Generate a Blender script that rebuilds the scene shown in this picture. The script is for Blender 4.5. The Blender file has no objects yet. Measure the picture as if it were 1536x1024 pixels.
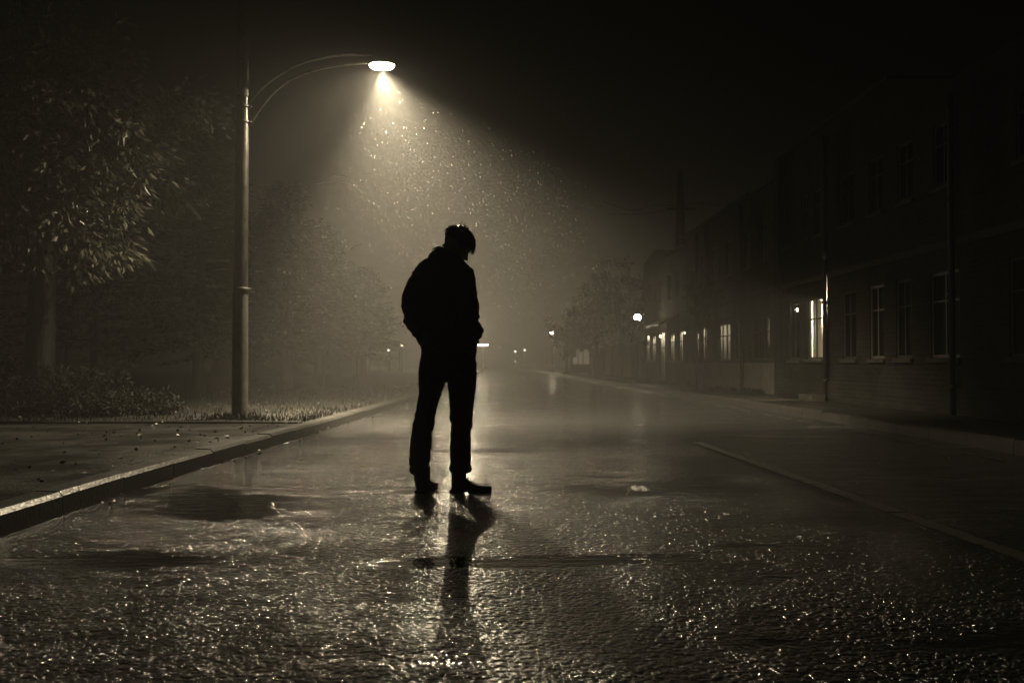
import bpy, bmesh, math, random
from mathutils import Vector, Matrix, noise, Euler

random.seed(7)
P1, P1W, P3 = 60000, 11000, 18000
sc = bpy.context.scene
col = sc.collection
F, VX, HY, CH = 1493.3, 740.0, 545.0, 0.85          # photo focal length in px, vanishing point, eye height
def P(px, py, Y): return Vector(((px - VX) / F * Y, Y, CH + (HY - py) / F * Y))
R = math.radians
WARM = (1.0, 0.83, 0.55)

# ------------------------------------------------------------------ materials
def nodes_of(name):
    m = bpy.data.materials.new(name); m.use_nodes = True
    nt = m.node_tree; nt.nodes.clear()
    out = nt.nodes.new('ShaderNodeOutputMaterial')
    return m, nt, out
def N(nt, kind, **kw):
    n = nt.nodes.new(kind)
    for k, v in kw.items():
        if k in n.inputs: n.inputs[k].default_value = v
        else: setattr(n, k, v)
    return n
def simple(name, colr, rough=0.6, metal=0.0, spec=0.5, var=0.25, scale=8.0, bump=0.0, bscale=60.0, coord='Object', stretch=(1, 1, 1), sheen=0.0):
    m, nt, out = nodes_of(name); L = nt.links.new
    b = N(nt, 'ShaderNodeBsdfPrincipled', Roughness=rough, Metallic=metal)
    b.inputs['Specular IOR Level'].default_value = spec
    if sheen: b.inputs['Sheen Weight'].default_value = sheen
    tc = N(nt, 'ShaderNodeTexCoord'); mp = N(nt, 'ShaderNodeMapping'); mp.inputs['Scale'].default_value = stretch
    L(tc.outputs[coord], mp.inputs['Vector'])
    n1 = N(nt, 'ShaderNodeTexNoise', Scale=scale, Detail=6.0, Roughness=0.65); L(mp.outputs[0], n1.inputs['Vector'])
    cr = N(nt, 'ShaderNodeMapRange'); cr.inputs[1].default_value = 0.3; cr.inputs[2].default_value = 0.7
    cr.inputs[3].default_value = 1 - var; cr.inputs[4].default_value = 1 + var
    L(n1.outputs['Fac'], cr.inputs[0])
    mx = N(nt, 'ShaderNodeMix', data_type='RGBA', blend_type='MULTIPLY'); mx.inputs['Factor'].default_value = 1
    mx.inputs[6].default_value = (*colr, 1); L(cr.outputs[0], mx.inputs[7]); L(mx.outputs[2], b.inputs['Base Color'])
    rr = N(nt, 'ShaderNodeMapRange'); rr.inputs[3].default_value = max(rough - .12, .03); rr.inputs[4].default_value = min(rough + .12, 1)
    L(n1.outputs['Fac'], rr.inputs[0]); L(rr.outputs[0], b.inputs['Roughness'])
    if bump:
        n2 = N(nt, 'ShaderNodeTexNoise', Scale=bscale, Detail=4.0); L(mp.outputs[0], n2.inputs['Vector'])
        bp = N(nt, 'ShaderNodeBump', Strength=1.0, Distance=bump); L(n2.outputs['Fac'], bp.inputs['Height']); L(bp.outputs[0], b.inputs['Normal'])
    L(b.outputs[0], out.inputs[0])
    return m
def emit(name, strength, colr=WARM, sampling=None):
    m, nt, out = nodes_of(name)
    e = N(nt, 'ShaderNodeEmission', Strength=strength); e.inputs[0].default_value = (*colr, 1)
    nt.links.new(e.outputs[0], out.inputs[0])
    if sampling: m.cycles.emission_sampling = sampling
    return m

def road_mat():
    m, nt, out = nodes_of('wet_asphalt'); L = nt.links.new
    b = N(nt, 'ShaderNodeBsdfPrincipled'); b.inputs['IOR'].default_value = 1.33
    b.inputs['Specular IOR Level'].default_value = 0.35
    tc = N(nt, 'ShaderNodeTexCoord')
    # wet / puddle mask: large, stretched along the cross slope
    mp = N(nt, 'ShaderNodeMapping'); mp.inputs['Scale'].default_value = (0.45, 1.25, 1); mp.inputs['Location'].default_value = (7.3, 4.2, 0)
    L(tc.outputs['Object'], mp.inputs['Vector'])
    big = N(nt, 'ShaderNodeTexNoise', Scale=1.0, Detail=5.0, Roughness=0.55, Distortion=0.4); L(mp.outputs[0], big.inputs['Vector'])
    pud = N(nt, 'ShaderNodeMapRange', interpolation_type='SMOOTHSTEP'); pud.inputs[1].default_value = 0.56; pud.inputs[2].default_value = 0.65
    # one larger puddle in a dip near the left kerb
    pm_ = N(nt, 'ShaderNodeMapping'); pm_.vector_type = 'TEXTURE'; pm_.inputs['Location'].default_value = (-1.62, 5.75, 0); pm_.inputs['Scale'].default_value = (.78, .62, 1)
    L(tc.outputs['Object'], pm_.inputs['Vector'])
    ln_ = N(nt, 'ShaderNodeVectorMath', operation='LENGTH'); L(pm_.outputs[0], ln_.inputs[0])
    pr_ = N(nt, 'ShaderNodeMapRange'); pr_.inputs[1].default_value = 0; pr_.inputs[2].default_value = 1.2; pr_.inputs[3].default_value = .26; pr_.inputs[4].default_value = 0
    L(ln_.outputs['Value'], pr_.inputs[0])
    pa_ = N(nt, 'ShaderNodeMath', operation='ADD'); L(big.outputs['Fac'], pa_.inputs[0]); L(pr_.outputs[0], pa_.inputs[1])
    L(pa_.outputs[0], pud.inputs[0])
    # finer wet streaks
    mp2 = N(nt, 'ShaderNodeMapping'); mp2.inputs['Scale'].default_value = (1.2, 5.0, 1)
    L(tc.outputs['Object'], mp2.inputs['Vector'])
    mid = N(nt, 'ShaderNodeTexNoise', Scale=1.3, Detail=5.0, Roughness=0.6); L(mp2.outputs[0], mid.inputs['Vector'])
    # roughness
    r1 = N(nt, 'ShaderNodeMapRange'); r1.inputs[1].default_value = .35; r1.inputs[2].default_value = .65
    r1.inputs[3].default_value = 0.08; r1.inputs[4].default_value = 0.15; L(mid.outputs['Fac'], r1.inputs[0])
    rm = N(nt, 'ShaderNodeMix', data_type='FLOAT'); L(pud.outputs[0], rm.inputs[0]); L(r1.outputs[0], rm.inputs[2]); rm.inputs[3].default_value = 0.055
    L(rm.outputs[0], b.inputs['Roughness'])
    # colour
    fine = N(nt, 'ShaderNodeTexNoise', Scale=70.0, Detail=3.0); L(tc.outputs['Object'], fine.inputs['Vector'])
    cr = N(nt, 'ShaderNodeMapRange'); cr.inputs[3].default_value = 0.006; cr.inputs[4].default_value = 0.026; L(fine.outputs['Fac'], cr.inputs[0])
    L(cr.outputs[0], b.inputs['Base Color'])
    # aggregate bump
    vor = N(nt, 'ShaderNodeTexVoronoi', Scale=50.0); L(tc.outputs['Object'], vor.inputs['Vector'])
    ag = N(nt, 'ShaderNodeTexNoise', Scale=23.0, Detail=3.0, Roughness=.6); L(tc.outputs['Object'], ag.inputs['Vector'])
    wav = N(nt, 'ShaderNodeTexNoise', Scale=3.2, Detail=3.0); L(mp2.outputs[0], wav.inputs['Vector'])
    a1 = N(nt, 'ShaderNodeMath', operation='MULTIPLY_ADD'); a1.inputs[1].default_value = -0.5; L(vor.outputs['Distance'], a1.inputs[0]); L(ag.outputs['Fac'], a1.inputs[2])
    inv = N(nt, 'ShaderNodeMath', operation='MULTIPLY_ADD'); inv.inputs[1].default_value = -0.94; inv.inputs[2].default_value = 1.0; L(pud.outputs[0], inv.inputs[0])
    pat = N(nt, 'ShaderNodeTexNoise', Scale=0.9, Detail=4.0, Roughness=.6); L(tc.outputs['Object'], pat.inputs['Vector'])
    pr = N(nt, 'ShaderNodeMapRange'); pr.inputs[1].default_value = .35; pr.inputs[2].default_value = .65; pr.inputs[3].default_value = .45; pr.inputs[4].default_value = 1.35
    L(pat.outputs['Fac'], pr.inputs[0])
    pm = N(nt, 'ShaderNodeMath', operation='MULTIPLY'); L(inv.outputs[0], pm.inputs[0]); L(pr.outputs[0], pm.inputs[1])
    a2 = N(nt, 'ShaderNodeMath', operation='MULTIPLY'); L(a1.outputs[0], a2.inputs[0]); L(pm.outputs[0], a2.inputs[1])
    bp = N(nt, 'ShaderNodeBump', Strength=1.0, Distance=0.029); L(a2.outputs[0], bp.inputs['Height'])
    bp2 = N(nt, 'ShaderNodeBump', Strength=1.0, Distance=0.0045); L(wav.outputs['Fac'], bp2.inputs['Height']); L(bp.outputs[0], bp2.inputs['Normal'])
    L(bp2.outputs[0], b.inputs['Normal'])
    L(b.outputs[0], out.inputs[0])
    return m

def brick_mat(name, c1, c2, mortar, axes='YZ', sx=1.0, bw=0.22, rh=0.075, ms=0.008, rough=0.85, bump=0.006, spec=0.08, off=0.5, wet=0.0):
    m, nt, out = nodes_of(name); L = nt.links.new
    b = N(nt, 'ShaderNodeBsdfPrincipled', Roughness=rough); b.inputs['Specular IOR Level'].default_value = spec
    tc = N(nt, 'ShaderNodeTexCoord'); sp = N(nt, 'ShaderNodeSeparateXYZ'); cb = N(nt, 'ShaderNodeCombineXYZ')
    L(tc.outputs['Object'], sp.inputs[0])
    if axes == 'YZ':
        ad = N(nt, 'ShaderNodeMath', operation='ADD'); L(sp.outputs[0], ad.inputs[0]); L(sp.outputs[1], ad.inputs[1])
        L(ad.outputs[0], cb.inputs[0]); L(sp.outputs[2], cb.inputs[1])
    else:
        L(sp.outputs[0], cb.inputs[0]); L(sp.outputs[1], cb.inputs[1])
    br = N(nt, 'ShaderNodeTexBrick', Scale=1.0); br.offset = off
    br.inputs['Brick Width'].default_value = bw; br.inputs['Row Height'].default_value = rh; br.inputs['Mortar Size'].default_value = ms
    br.inputs['Color1'].default_value = (*c1, 1); br.inputs['Color2'].default_value = (*c2, 1); br.inputs['Mortar'].default_value = (*mortar, 1)
    L(cb.outputs[0], br.inputs['Vector'])
    n1 = N(nt, 'ShaderNodeTexNoise', Scale=1.4, Detail=7.0, Roughness=.7); L(tc.outputs['Object'], n1.inputs['Vector'])
    cr = N(nt, 'ShaderNodeMapRange'); cr.inputs[1].default_value = .3; cr.inputs[2].default_value = .7; cr.inputs[3].default_value = .55; cr.inputs[4].default_value = 1.3
    L(n1.outputs['Fac'], cr.inputs[0])
    mx = N(nt, 'ShaderNodeMix', data_type='RGBA', blend_type='MULTIPLY'); mx.inputs['Factor'].default_value = 1
    L(br.outputs['Color'], mx.inputs[6]); L(cr.outputs[0], mx.inputs[7]); L(mx.outputs[2], b.inputs['Base Color'])
    rr = N(nt, 'ShaderNodeMapRange'); rr.inputs[1].default_value = .4; rr.inputs[2].default_value = .6
    rr.inputs[3].default_value = max(rough - wet, .06); rr.inputs[4].default_value = rough; L(n1.outputs['Fac'], rr.inputs[0]); L(rr.outputs[0], b.inputs['Roughness'])
    n2 = N(nt, 'ShaderNodeTexNoise', Scale=45.0, Detail=4.0); L(tc.outputs['Object'], n2.inputs['Vector'])
    hs = N(nt, 'ShaderNodeMath', operation='MULTIPLY_ADD'); hs.inputs[1].default_value = -1.0; L(br.outputs['Fac'], hs.inputs[0]); L(n2.outputs['Fac'], hs.inputs[2])
    bp = N(nt, 'ShaderNodeBump', Strength=1.0, Distance=bump); L(hs.outputs[0], bp.inputs['Height']); L(bp.outputs[0], b.inputs['Normal'])
    L(b.outputs[0], out.inputs[0])
    return m

def leaf_mat(name, c, rough=.35, trans=0.25, var=.4, spec=.5):
    m, nt, out = nodes_of(name); L = nt.links.new
    b = N(nt, 'ShaderNodeBsdfPrincipled', Roughness=rough); b.inputs['Specular IOR Level'].default_value = spec
    tc = N(nt, 'ShaderNodeTexCoord'); n1 = N(nt, 'ShaderNodeTexNoise', Scale=3.0, Detail=5.0); L(tc.outputs['Object'], n1.inputs['Vector'])
    cr = N(nt, 'ShaderNodeMapRange'); cr.inputs[1].default_value = .3; cr.inputs[2].default_value = .7; cr.inputs[3].default_value = 1 - var; cr.inputs[4].default_value = 1 + var
    L(n1.outputs['Fac'], cr.inputs[0])
    mx = N(nt, 'ShaderNodeMix', data_type='RGBA', blend_type='MULTIPLY'); mx.inputs['Factor'].default_value = 1
    mx.inputs[6].default_value = (*c, 1); L(cr.outputs[0], mx.inputs[7]); L(mx.outputs[2], b.inputs['Base Color'])
    t = N(nt, 'ShaderNodeBsdfTranslucent'); L(mx.outputs[2], t.inputs[0])
    ms = N(nt, 'ShaderNodeMixShader'); ms.inputs[0].default_value = trans
    L(b.outputs[0], ms.inputs[1]); L(t.outputs[0], ms.inputs[2]); L(ms.outputs[0], out.inputs[0])
    return m

def clear_glass():
    m, nt, out = nodes_of('clear_pane'); L = nt.links.new
    t = N(nt, 'ShaderNodeBsdfTransparent'); g = N(nt, 'ShaderNodeBsdfGlossy', Roughness=.05)
    ms = N(nt, 'ShaderNodeMixShader'); ms.inputs[0].default_value = .1
    L(t.outputs[0], ms.inputs[1]); L(g.outputs[0], ms.inputs[2]); L(ms.outputs[0], out.inputs[0])
    return m

M = dict(
    road=road_mat(),
    ground=simple('wet_soil', (.012, .0115, .01), .6, var=.5, scale=1.2, bump=.03, bscale=9),
    paving=brick_mat('wet_paving', (.025, .024, .022), (.019, .018, .017), (.008, .008, .007), 'XY', bw=.75, rh=.6, ms=.022, rough=.5, bump=.008, wet=.2, spec=.25),
    kerb=simple('wet_concrete', (.024, .023, .021), .4, var=.35, scale=5, bump=.004, bscale=40),
    paint=simple('road_paint', (.055, .054, .05), .3, var=.45, scale=14, bump=.006, bscale=50),
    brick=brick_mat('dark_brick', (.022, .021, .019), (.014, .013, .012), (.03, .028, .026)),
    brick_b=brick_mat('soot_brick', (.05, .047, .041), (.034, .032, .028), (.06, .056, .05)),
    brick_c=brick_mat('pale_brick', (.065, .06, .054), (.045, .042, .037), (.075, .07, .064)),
    render=simple('painted_render', (.1, .094, .084), .9, spec=.08, var=.3, scale=3, bump=.004),
    trim=simple('weathered_stone', (.04, .038, .034), .8, spec=.1, var=.3, scale=4, bump=.004),
    roof=simple('roof_felt', (.03, .029, .027), .8, spec=.1, var=.3, scale=3, bump=.01, bscale=20),
    winframe=simple('painted_wood', (.035, .033, .03), .6, spec=.12, var=.25, scale=12),
    darkframe=simple('dark_painted_wood', (.06, .057, .05), .45, var=.25, scale=12),
    pane=simple('dark_pane', (.006, .006, .0055), .2, spec=.06, var=.2, scale=2, bump=.0015, bscale=3),
    clear=clear_glass(),
    curtain=simple('curtain_cloth', (.62, .58, .5), .9, var=.12, scale=5),
    plaster=simple('interior_plaster', (.55, .52, .46), .9, var=.1, scale=3),
    iron=simple('cast_iron', (.02, .02, .018), .6, metal=.0, spec=.2, var=.3),
    steel=simple('wet_steel', (.10, .095, .086), .3, metal=.9, var=.35, scale=14, bump=.002, bscale=30, stretch=(1, 1, .25)),
    tar=simple('tarred_steel', (.05, .048, .043), .5, metal=.2, var=.4, scale=12, bump=.003, bscale=40),
    bark=simple('wet_bark', (.006, .0058, .005), .6, var=.4, scale=10, bump=.02, bscale=18, stretch=(1, 1, .3)),
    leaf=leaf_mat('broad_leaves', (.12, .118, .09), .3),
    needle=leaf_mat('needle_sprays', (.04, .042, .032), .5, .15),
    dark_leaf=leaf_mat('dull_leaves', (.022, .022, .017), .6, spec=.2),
    grass=leaf_mat('wet_grass', (.013, .0125, .01), .6, .2, spec=.12),
    litter=leaf_mat('fallen_leaf', (.05, .045, .034), .4, .05, spec=.3),
    skin=simple('skin', (.36, .26, .2), .5, var=.08, scale=30),
    jacket=simple('dark_jacket_cloth', (.018, .0175, .016), .72, var=.3, scale=30, bump=.0015, bscale=320, spec=.4, sheen=.5),
    denim=simple('dark_denim', (.016, .016, .016), .8, var=.35, scale=25, bump=.001, bscale=500, spec=.25, sheen=.3),
    leather=simple('black_leather', (.012, .0115, .011), .45, var=.3, scale=30, bump=.001, bscale=120),
    rubber=simple('black_rubber', (.015, .015, .015), .7, var=.2),
    hair=simple('dark_hair', (.03, .025, .02), .22, var=.3, scale=60),
    water=simple('rain_water', (.27, .265, .25), .15, var=.05),
    lens=emit('lamp_lens_glow', 420.0, (1, .86, .6)),
    lamp2=emit('second_lamp_glow', 6000.0, WARM),
    glow=emit('lamp_globe_glow', 200.0, (1, .87, .62)),
    glow_far=emit('far_lamp_glow', 40.0, (1, .87, .62), 'NONE'),
    spark=emit('small_bulb_glow', 14.0, (1, .87, .62), 'NONE'),
    bulb=emit('room_bulb_glow', 9.0, (1, .85, .58)),
    dimpane=emit('dim_lit_pane', .05, WARM, 'NONE'),
    kiosk=emit('kiosk_lit_panel', .35, WARM, 'NONE'),
)

# ------------------------------------------------------------------ object helpers
def thing(name, label, cat, loc=(0, 0, 0), group=None):
    o = bpy.data.objects.new(name, None); col.objects.link(o); o.location = loc
    o['label'] = label; o['category'] = cat
    if group: o['group'] = group
    return o
def wloc(o):
    v = Vector((0, 0, 0))
    while o: v += o.location; o = o.parent
    return v
def finish(name, me, mat, parent=None, smooth=False):
    me.materials.clear(); me.materials.append(mat)
    if smooth: me.polygons.foreach_set('use_smooth', [True] * len(me.polygons))
    if parent: me.transform(Matrix.Translation(-wloc(parent)))
    o = bpy.data.objects.new(name, me); col.objects.link(o)
    if parent: o.parent = parent
    return o
def part(name, bm, mat, parent=None, smooth=False, label=None):
    me = bpy.data.meshes.new(name); bm.to_mesh(me); bm.free()
    o = finish(name, me, mat, parent, smooth)
    if label: o['label'] = label
    return o
def pyd(name, vs, fs, mat, parent=None, smooth=False):
    me = bpy.data.meshes.new(name); me.from_pydata([tuple(v) for v in vs], [], fs); me.update()
    return finish(name, me, mat, parent, smooth)
def struct(o, kind='structure'):
    o['kind'] = kind; return o
def tag(o, label, cat, group=None):
    o['label'] = label; o['category'] = cat
    if group: o['group'] = group
    return o
def copy_tree(o, parent=None):
    c = o.copy(); col.objects.link(c)
    if parent: c.parent = parent
    for ch in list(o.children): copy_tree(ch, c)
    return c
def bx(bm, lo, hi, bev=0.0):
    vs = [bm.verts.new((x, y, z)) for x in (lo[0], hi[0]) for y in (lo[1], hi[1]) for z in (lo[2], hi[2])]
    fs = [(0, 1, 3, 2), (4, 6, 7, 5), (0, 4, 5, 1), (2, 3, 7, 6), (0, 2, 6, 4), (1, 5, 7, 3)]
    faces = [bm.faces.new([vs[i] for i in f]) for f in fs]
    if bev:
        es = list({e for f in faces for e in f.edges})
        bmesh.ops.bevel(bm, geom=es, offset=bev, segments=1, affect='EDGES')
    return bm
def tube(bm, pts, rad, n=10, caps=True):
    pts = [Vector(p) for p in pts]
    if not hasattr(rad, '__len__'): rad = [rad] * len(pts)
    rings = []; side = None
    for i, p in enumerate(pts):
        d = (pts[min(i + 1, len(pts) - 1)] - pts[max(i - 1, 0)]).normalized()
        if side is None or abs(side.dot(d)) > .95:
            side = d.orthogonal().normalized()
        side = (side - d * side.dot(d)).normalized(); up = d.cross(side)
        rings.append([bm.verts.new(p + (side * math.cos(2 * math.pi * k / n) + up * math.sin(2 * math.pi * k / n)) * rad[i]) for k in range(n)])
    for a, b in zip(rings, rings[1:]):
        for k in range(n): bm.faces.new((a[k], a[(k + 1) % n], b[(k + 1) % n], b[k]))
    if caps:
        bm.faces.new(rings[0][::-1]); bm.faces.new(rings[-1])
    return bm
def lathe(bm, prof, c, n=24, ex=1.0, ey=1.0):
    c = Vector(c); rings = []
    for r, z in prof:
        if r < 1e-5: rings.append([bm.verts.new(c + Vector((0, 0, z)))])
        else: rings.append([bm.verts.new(c + Vector((r * ex * math.cos(2 * math.pi * k / n), r * ey * math.sin(2 * math.pi * k / n), z))) for k in range(n)])
    for a, b in zip(rings, rings[1:]):
        for k in range(n):
            k2 = (k + 1) % n
            if len(a) == 1 and len(b) == 1: continue
            if len(a) == 1: bm.faces.new((a[0], b[k2], b[k]))
            elif len(b) == 1: bm.faces.new((a[k], a[k2], b[0]))
            else: bm.faces.new((a[k], a[k2], b[k2], b[k]))
    return bm
def loft(bm, rings, n=20):
    """rings: (cx, cy, cz, rx, ry) horizontal ellipses"""
    rs = [[bm.verts.new((cx + rx * math.cos(2 * math.pi * k / n), cy + ry * math.sin(2 * math.pi * k / n), cz)) for k in range(n)] for cx, cy, cz, rx, ry in rings]
    for a, b in zip(rs, rs[1:]):
        for k in range(n): bm.faces.new((a[k], a[(k + 1) % n], b[(k + 1) % n], b[k]))
    bm.faces.new(rs[0][::-1]); bm.faces.new(rs[-1])
    bmesh.ops.recalc_face_normals(bm, faces=bm.faces)
    return bm
def ball(bm, c, r, rot=None, u=20, v=14):
    mat = Matrix.Translation(c) @ (rot.to_4x4() if rot else Matrix()) @ Matrix.Diagonal((*r, 1))
    bmesh.ops.create_uvsphere(bm, u_segments=u, v_segments=v, radius=1, matrix=mat)
    return bm
def remesh(bm, voxel, smooth=3, fac=.5):
    me = bpy.data.meshes.new('tmp'); bm.to_mesh(me); bm.free()
    o = bpy.data.objects.new('tmp', me); col.objects.link(o)
    m = o.modifiers.new('r', 'REMESH'); m.mode = 'VOXEL'; m.voxel_size = voxel
    s = o.modifiers.new('s', 'SMOOTH'); s.iterations = smooth; s.factor = fac
    dg = bpy.context.evaluated_depsgraph_get()
    res = bpy.data.meshes.new_from_object(o.evaluated_get(dg))
    bpy.data.objects.remove(o); bpy.data.meshes.remove(me)
    return res

# ------------------------------------------------------------------ setting: ground, road, kerbs, pavements
def lerp_tab(tab, y):
    if y <= tab[0][0]: return tab[0][1]
    for (a, va), (b, vb) in zip(tab, tab[1:]):
        if y <= b: 
            t = (y - a) / (b - a); return va + (vb - va) * t
    return tab[-1][1]
KT = [(-12, -2.5), (3, -2.43), (7, -2.40), (9, -2.32), (12.4, -2.16), (17, -1.98), (25, -1.72), (40, -1.48), (60, -1.36), (110, -1.25), (430, -1.2)]
def kl(y): return lerp_tab(KT, y)
KR = [(-12, 4.88), (20, 4.92), (30, 4.9), (45, 4.7), (70, 4.55), (110, 4.5), (430, 4.5)]
def kr(y): return lerp_tab(KR, y)
ys = [-12 + i for i in range(0, 62)] + [50 + 5 * i for i in range(1, 13)] + [110 + 20 * i for i in range(1, 17)]

bm = bmesh.new(); bx(bm, (-430, -30, -.5), (430, 440, -.02)); struct(part('ground', bm, M['ground']))
def strip(name, fa, fb, z, mat, thick=.0):
    vs, fs = [], []
    for y in ys: vs += [(fa(y), y, z), (fb(y), y, z)]
    for i in range(len(ys) - 1): fs.append((2 * i, 2 * i + 1, 2 * i + 3, 2 * i + 2))
    return pyd(name, vs, fs, mat)
struct(strip('road', lambda y: kl(y) - .02, lambda y: kr(y) + .02, 0.0, M['road']))

def kerb(fx, sgn, name):
    bm = bmesh.new(); y = -10.0; W = .15
    while y < 140:
        ln = .92 if y < 50 else 4.0
        a, b = y + .004, y + ln - .004
        dz = random.uniform(-.006, .006)
        prof = [(0.0, -.1), (0.0, .105 + dz), (.022, .13 + dz), (W, .133 + dz), (W, -.1)]
        ra = [bm.verts.new((fx(a) - sgn * 0 + sgn * u, a, z)) for u, z in prof]
        rb = [bm.verts.new((fx(b) + sgn * u, b, z)) for u, z in prof]
        for k in range(5): bm.faces.new((ra[k], ra[(k + 1) % 5], rb[(k + 1) % 5], rb[k]))
        bm.faces.new(ra); bm.faces.new(rb[::-1]); y += ln
    bmesh.ops.recalc_face_normals(bm, faces=bm.faces)
    return struct(part(name, bm, M['kerb']))
kerb(kl, -1, 'left_kerb'); kerb(kr, 1, 'right_kerb')

# paved area on the left, up to the planting edge; soil verge beyond it
def sheet(name, xf0, xf1, y0, y1, z, mat, nx=40, ny=60, bumpy=0.0, sc_=.6):
    vs, fs = [], []
    for j in range(ny + 1):
        y = y0 + (y1 - y0) * (j / ny) ** (1.6 if y1 > 60 else 1)
        a, b = xf0(y), xf1(y)
        for i in range(nx + 1):
            x = a + (b - a) * i / nx
            edge = min(1, (nx - i) / 4, i / 4)
            vs.append((x, y, z + bumpy * edge * noise.noise(Vector((x * sc_, y * sc_, 3.3)))))
    for j in range(ny):
        for i in range(nx):
            k = j * (nx + 1) + i; fs.append((k, k + 1, k + nx + 2, k + nx + 1))
    return pyd(name, vs, fs, mat, smooth=True)
EDGE_Y = 12.15
struct(sheet('left_pavement', lambda y: -22, lambda y: kl(y) - .152, -12, EDGE_Y, .122, M['paving'], bumpy=.006))
struct(sheet('verge', lambda y: -60, lambda y: kl(y) - .152, EDGE_Y + .12, 120, .115, M['ground'], nx=90, ny=90, bumpy=.07, sc_=.9))
bm = bmesh.new(); x = -22.0
while x < kl(EDGE_Y) - .2:
    x2 = min(x + 1.0, kl(EDGE_Y) - .16); bx(bm, (x + .004, EDGE_Y + .005, -.1), (x2 - .004, EDGE_Y + .105, .15 + random.uniform(-.006, .006)), .01); x += 1.0
struct(part('edging_kerb', bm, M['kerb']))
FX = 6.6
struct(sheet('right_pavement', lambda y: kr(y) + .152, lambda y: 14.0, -12, 120, .122, M['paving'], nx=30, ny=60, bumpy=.006))

# road markings: one long worn line, a faint far dash run and an edge line
def worn_line(xa, w, y0, y1, seed, keep):
    vs, fs = [], []; st = .06 if y1 < 14 else .15
    y = y0; rnd = random.Random(seed)
    while y < y1:
        j0, j1 = rnd.uniform(-.006, .006), rnd.uniform(-.006, .006)
        if rnd.random() < keep:
            k = len(vs); x = xa(y); x2 = xa(y + st)
            vs += [(x - w / 2 + j0, y, .0045), (x + w / 2 + j1, y, .0045), (x2 + w / 2 + j1, y + st, .0045), (x2 - w / 2 + j0, y + st, .0045)]
            fs.append((k, k + 1, k + 2, k + 3))
        y += st
    return vs, fs
vs, fs = worn_line(lambda y: 2.33 - .02 * (y - 4), .105, -2, 10.7, 3, .97)
struct(pyd('road_marking', vs, fs, M['paint']))
vs, fs = [], []
for a in (25, 32, 39, 46):
    v2, f2 = worn_line(lambda y: 2.1 - .012 * (y - 10), .1, a, a + 2.4, a, .8)
    k = len(vs); vs += v2; fs += [tuple(i + k for i in f) for f in f2]
struct(pyd('dashed_road_marking', vs, fs, M['paint']))
vs, fs = worn_line(lambda y: kr(y) - .42, .07, 4, 60, 11, .55)
struct(pyd('edge_road_marking', vs, fs, M['paint']))

# ------------------------------------------------------------------ street lamp
PB = P(362, 627, 13.1); PB.z = .11
def make_lamp():
    t = thing('street_lamp', 'nearest tall steel street lamp with curved twin arm and glowing head, on the left verge', 'street lamp', PB, 'street lamps along the left kerb')
    x, y = PB.x, PB.y
    bm = bmesh.new(); tube(bm, [(x, y, -.1), (x, y, 1.75), (x + .004, y, 3.0), (x + .012, y, 4.6), (x + .03, y, 8.0)], [.099, .097, .091, .085, .072], 32)
    part('pole', bm, M['steel'], t, True)
    bm = bmesh.new(); lathe(bm, [(.104, -.08), (.104, .03), (.1, 1.66), (.1, 1.7), (.092, 1.71)], (x, y, .08), 32)
    part('lower_sleeve', bm, M['tar'], t, True)
    for px_, py_, h, r in ((364, 434, .035, .112), (366, 140, .1, .1), (366, 160, .03, .098), (366, 183, .03, .098)):
        z = P(px_, py_, y).z
        bm = bmesh.new(); lathe(bm, [(.085, -h / 2), (r - .004, -h / 2), (r, -h / 2 + .006), (r, h / 2 - .006), (r - .004, h / 2), (.085, h / 2)], (x + .011, y, z), 28)
        c = part('collar', bm, M['tar'], t, False)
        bm = bmesh.new(); bx(bm, (x + .09, y - .03, z - h / 2 + .004), (x + .135, y + .03, z + h / 2 - .004), .005); part('bolt_plate', bm, M['tar'], c)
    def curve(pts):
        pts = [P(a, b, y + .6 * (i / (len(pts) - 1)) ** 1.5) for i, (a, b) in enumerate(pts)]; out = []
        for i in range(len(pts) - 1):
            p0, p1, p2, p3 = pts[max(i - 1, 0)], pts[i], pts[i + 1], pts[min(i + 2, len(pts) - 1)]
            for s in range(6):
                u = s / 6; out.append(.5 * ((2 * p1) + (-p0 + p2) * u + (2 * p0 - 5 * p1 + 4 * p2 - p3) * u * u + (-p0 + 3 * p1 - 3 * p2 + p3) * u ** 3))
        return out + [pts[-1]]
    bm = bmesh.new(); tube(bm, curve([(374, 152), (400, 124), (440, 98), (478, 86), (515, 80), (560, 81)]), .027, 12); part('upper_arm', bm, M['tar'], t, True)
    bm = bmesh.new(); tube(bm, curve([(374, 188), (398, 152), (430, 122), (470, 105), (515, 96), (553, 93)]), .018, 12); part('lower_arm', bm, M['steel'], t, True)
    hc = P(572, 96, y + .6)
    bm = bmesh.new(); lathe(bm, [(0, .1), (.05, .098), (.1, .085), (.16, .05), (.186, .016), (.19, .0), (.18, -.004), (.172, .01), (0, .03)], hc, 36, 1.0, .8)
    h = part('lamp_head', bm, M['tar'], t, True)
    bm = bmesh.new(); lathe(bm, [(.172, -.002), (.168, -.02), (.14, -.042), (.08, -.055), (0, -.06)], hc, 36, 1.0, .8); part('lens', bm, M['lens'], h, True)
    return t, hc
lamp, hc = make_lamp()
def spot(loc, power, size=R(165), blend=1.0, rad=.1, name='lamp_light'):
    l = bpy.data.lights.new(name, 'SPOT'); l.energy = power; l.color = WARM; l.spot_size = size; l.spot_blend = blend; l.shadow_soft_size = rad
    o = bpy.data.objects.new(name, l); col.objects.link(o); o.location = loc
    return o
def point(loc, power, rad=.1, name='lamp_light'):
    l = bpy.data.lights.new(name, 'POINT'); l.energy = power; l.color = WARM; l.shadow_soft_size = rad
    o = bpy.data.objects.new(name, l); col.objects.link(o); o.location = loc
    return o
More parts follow.
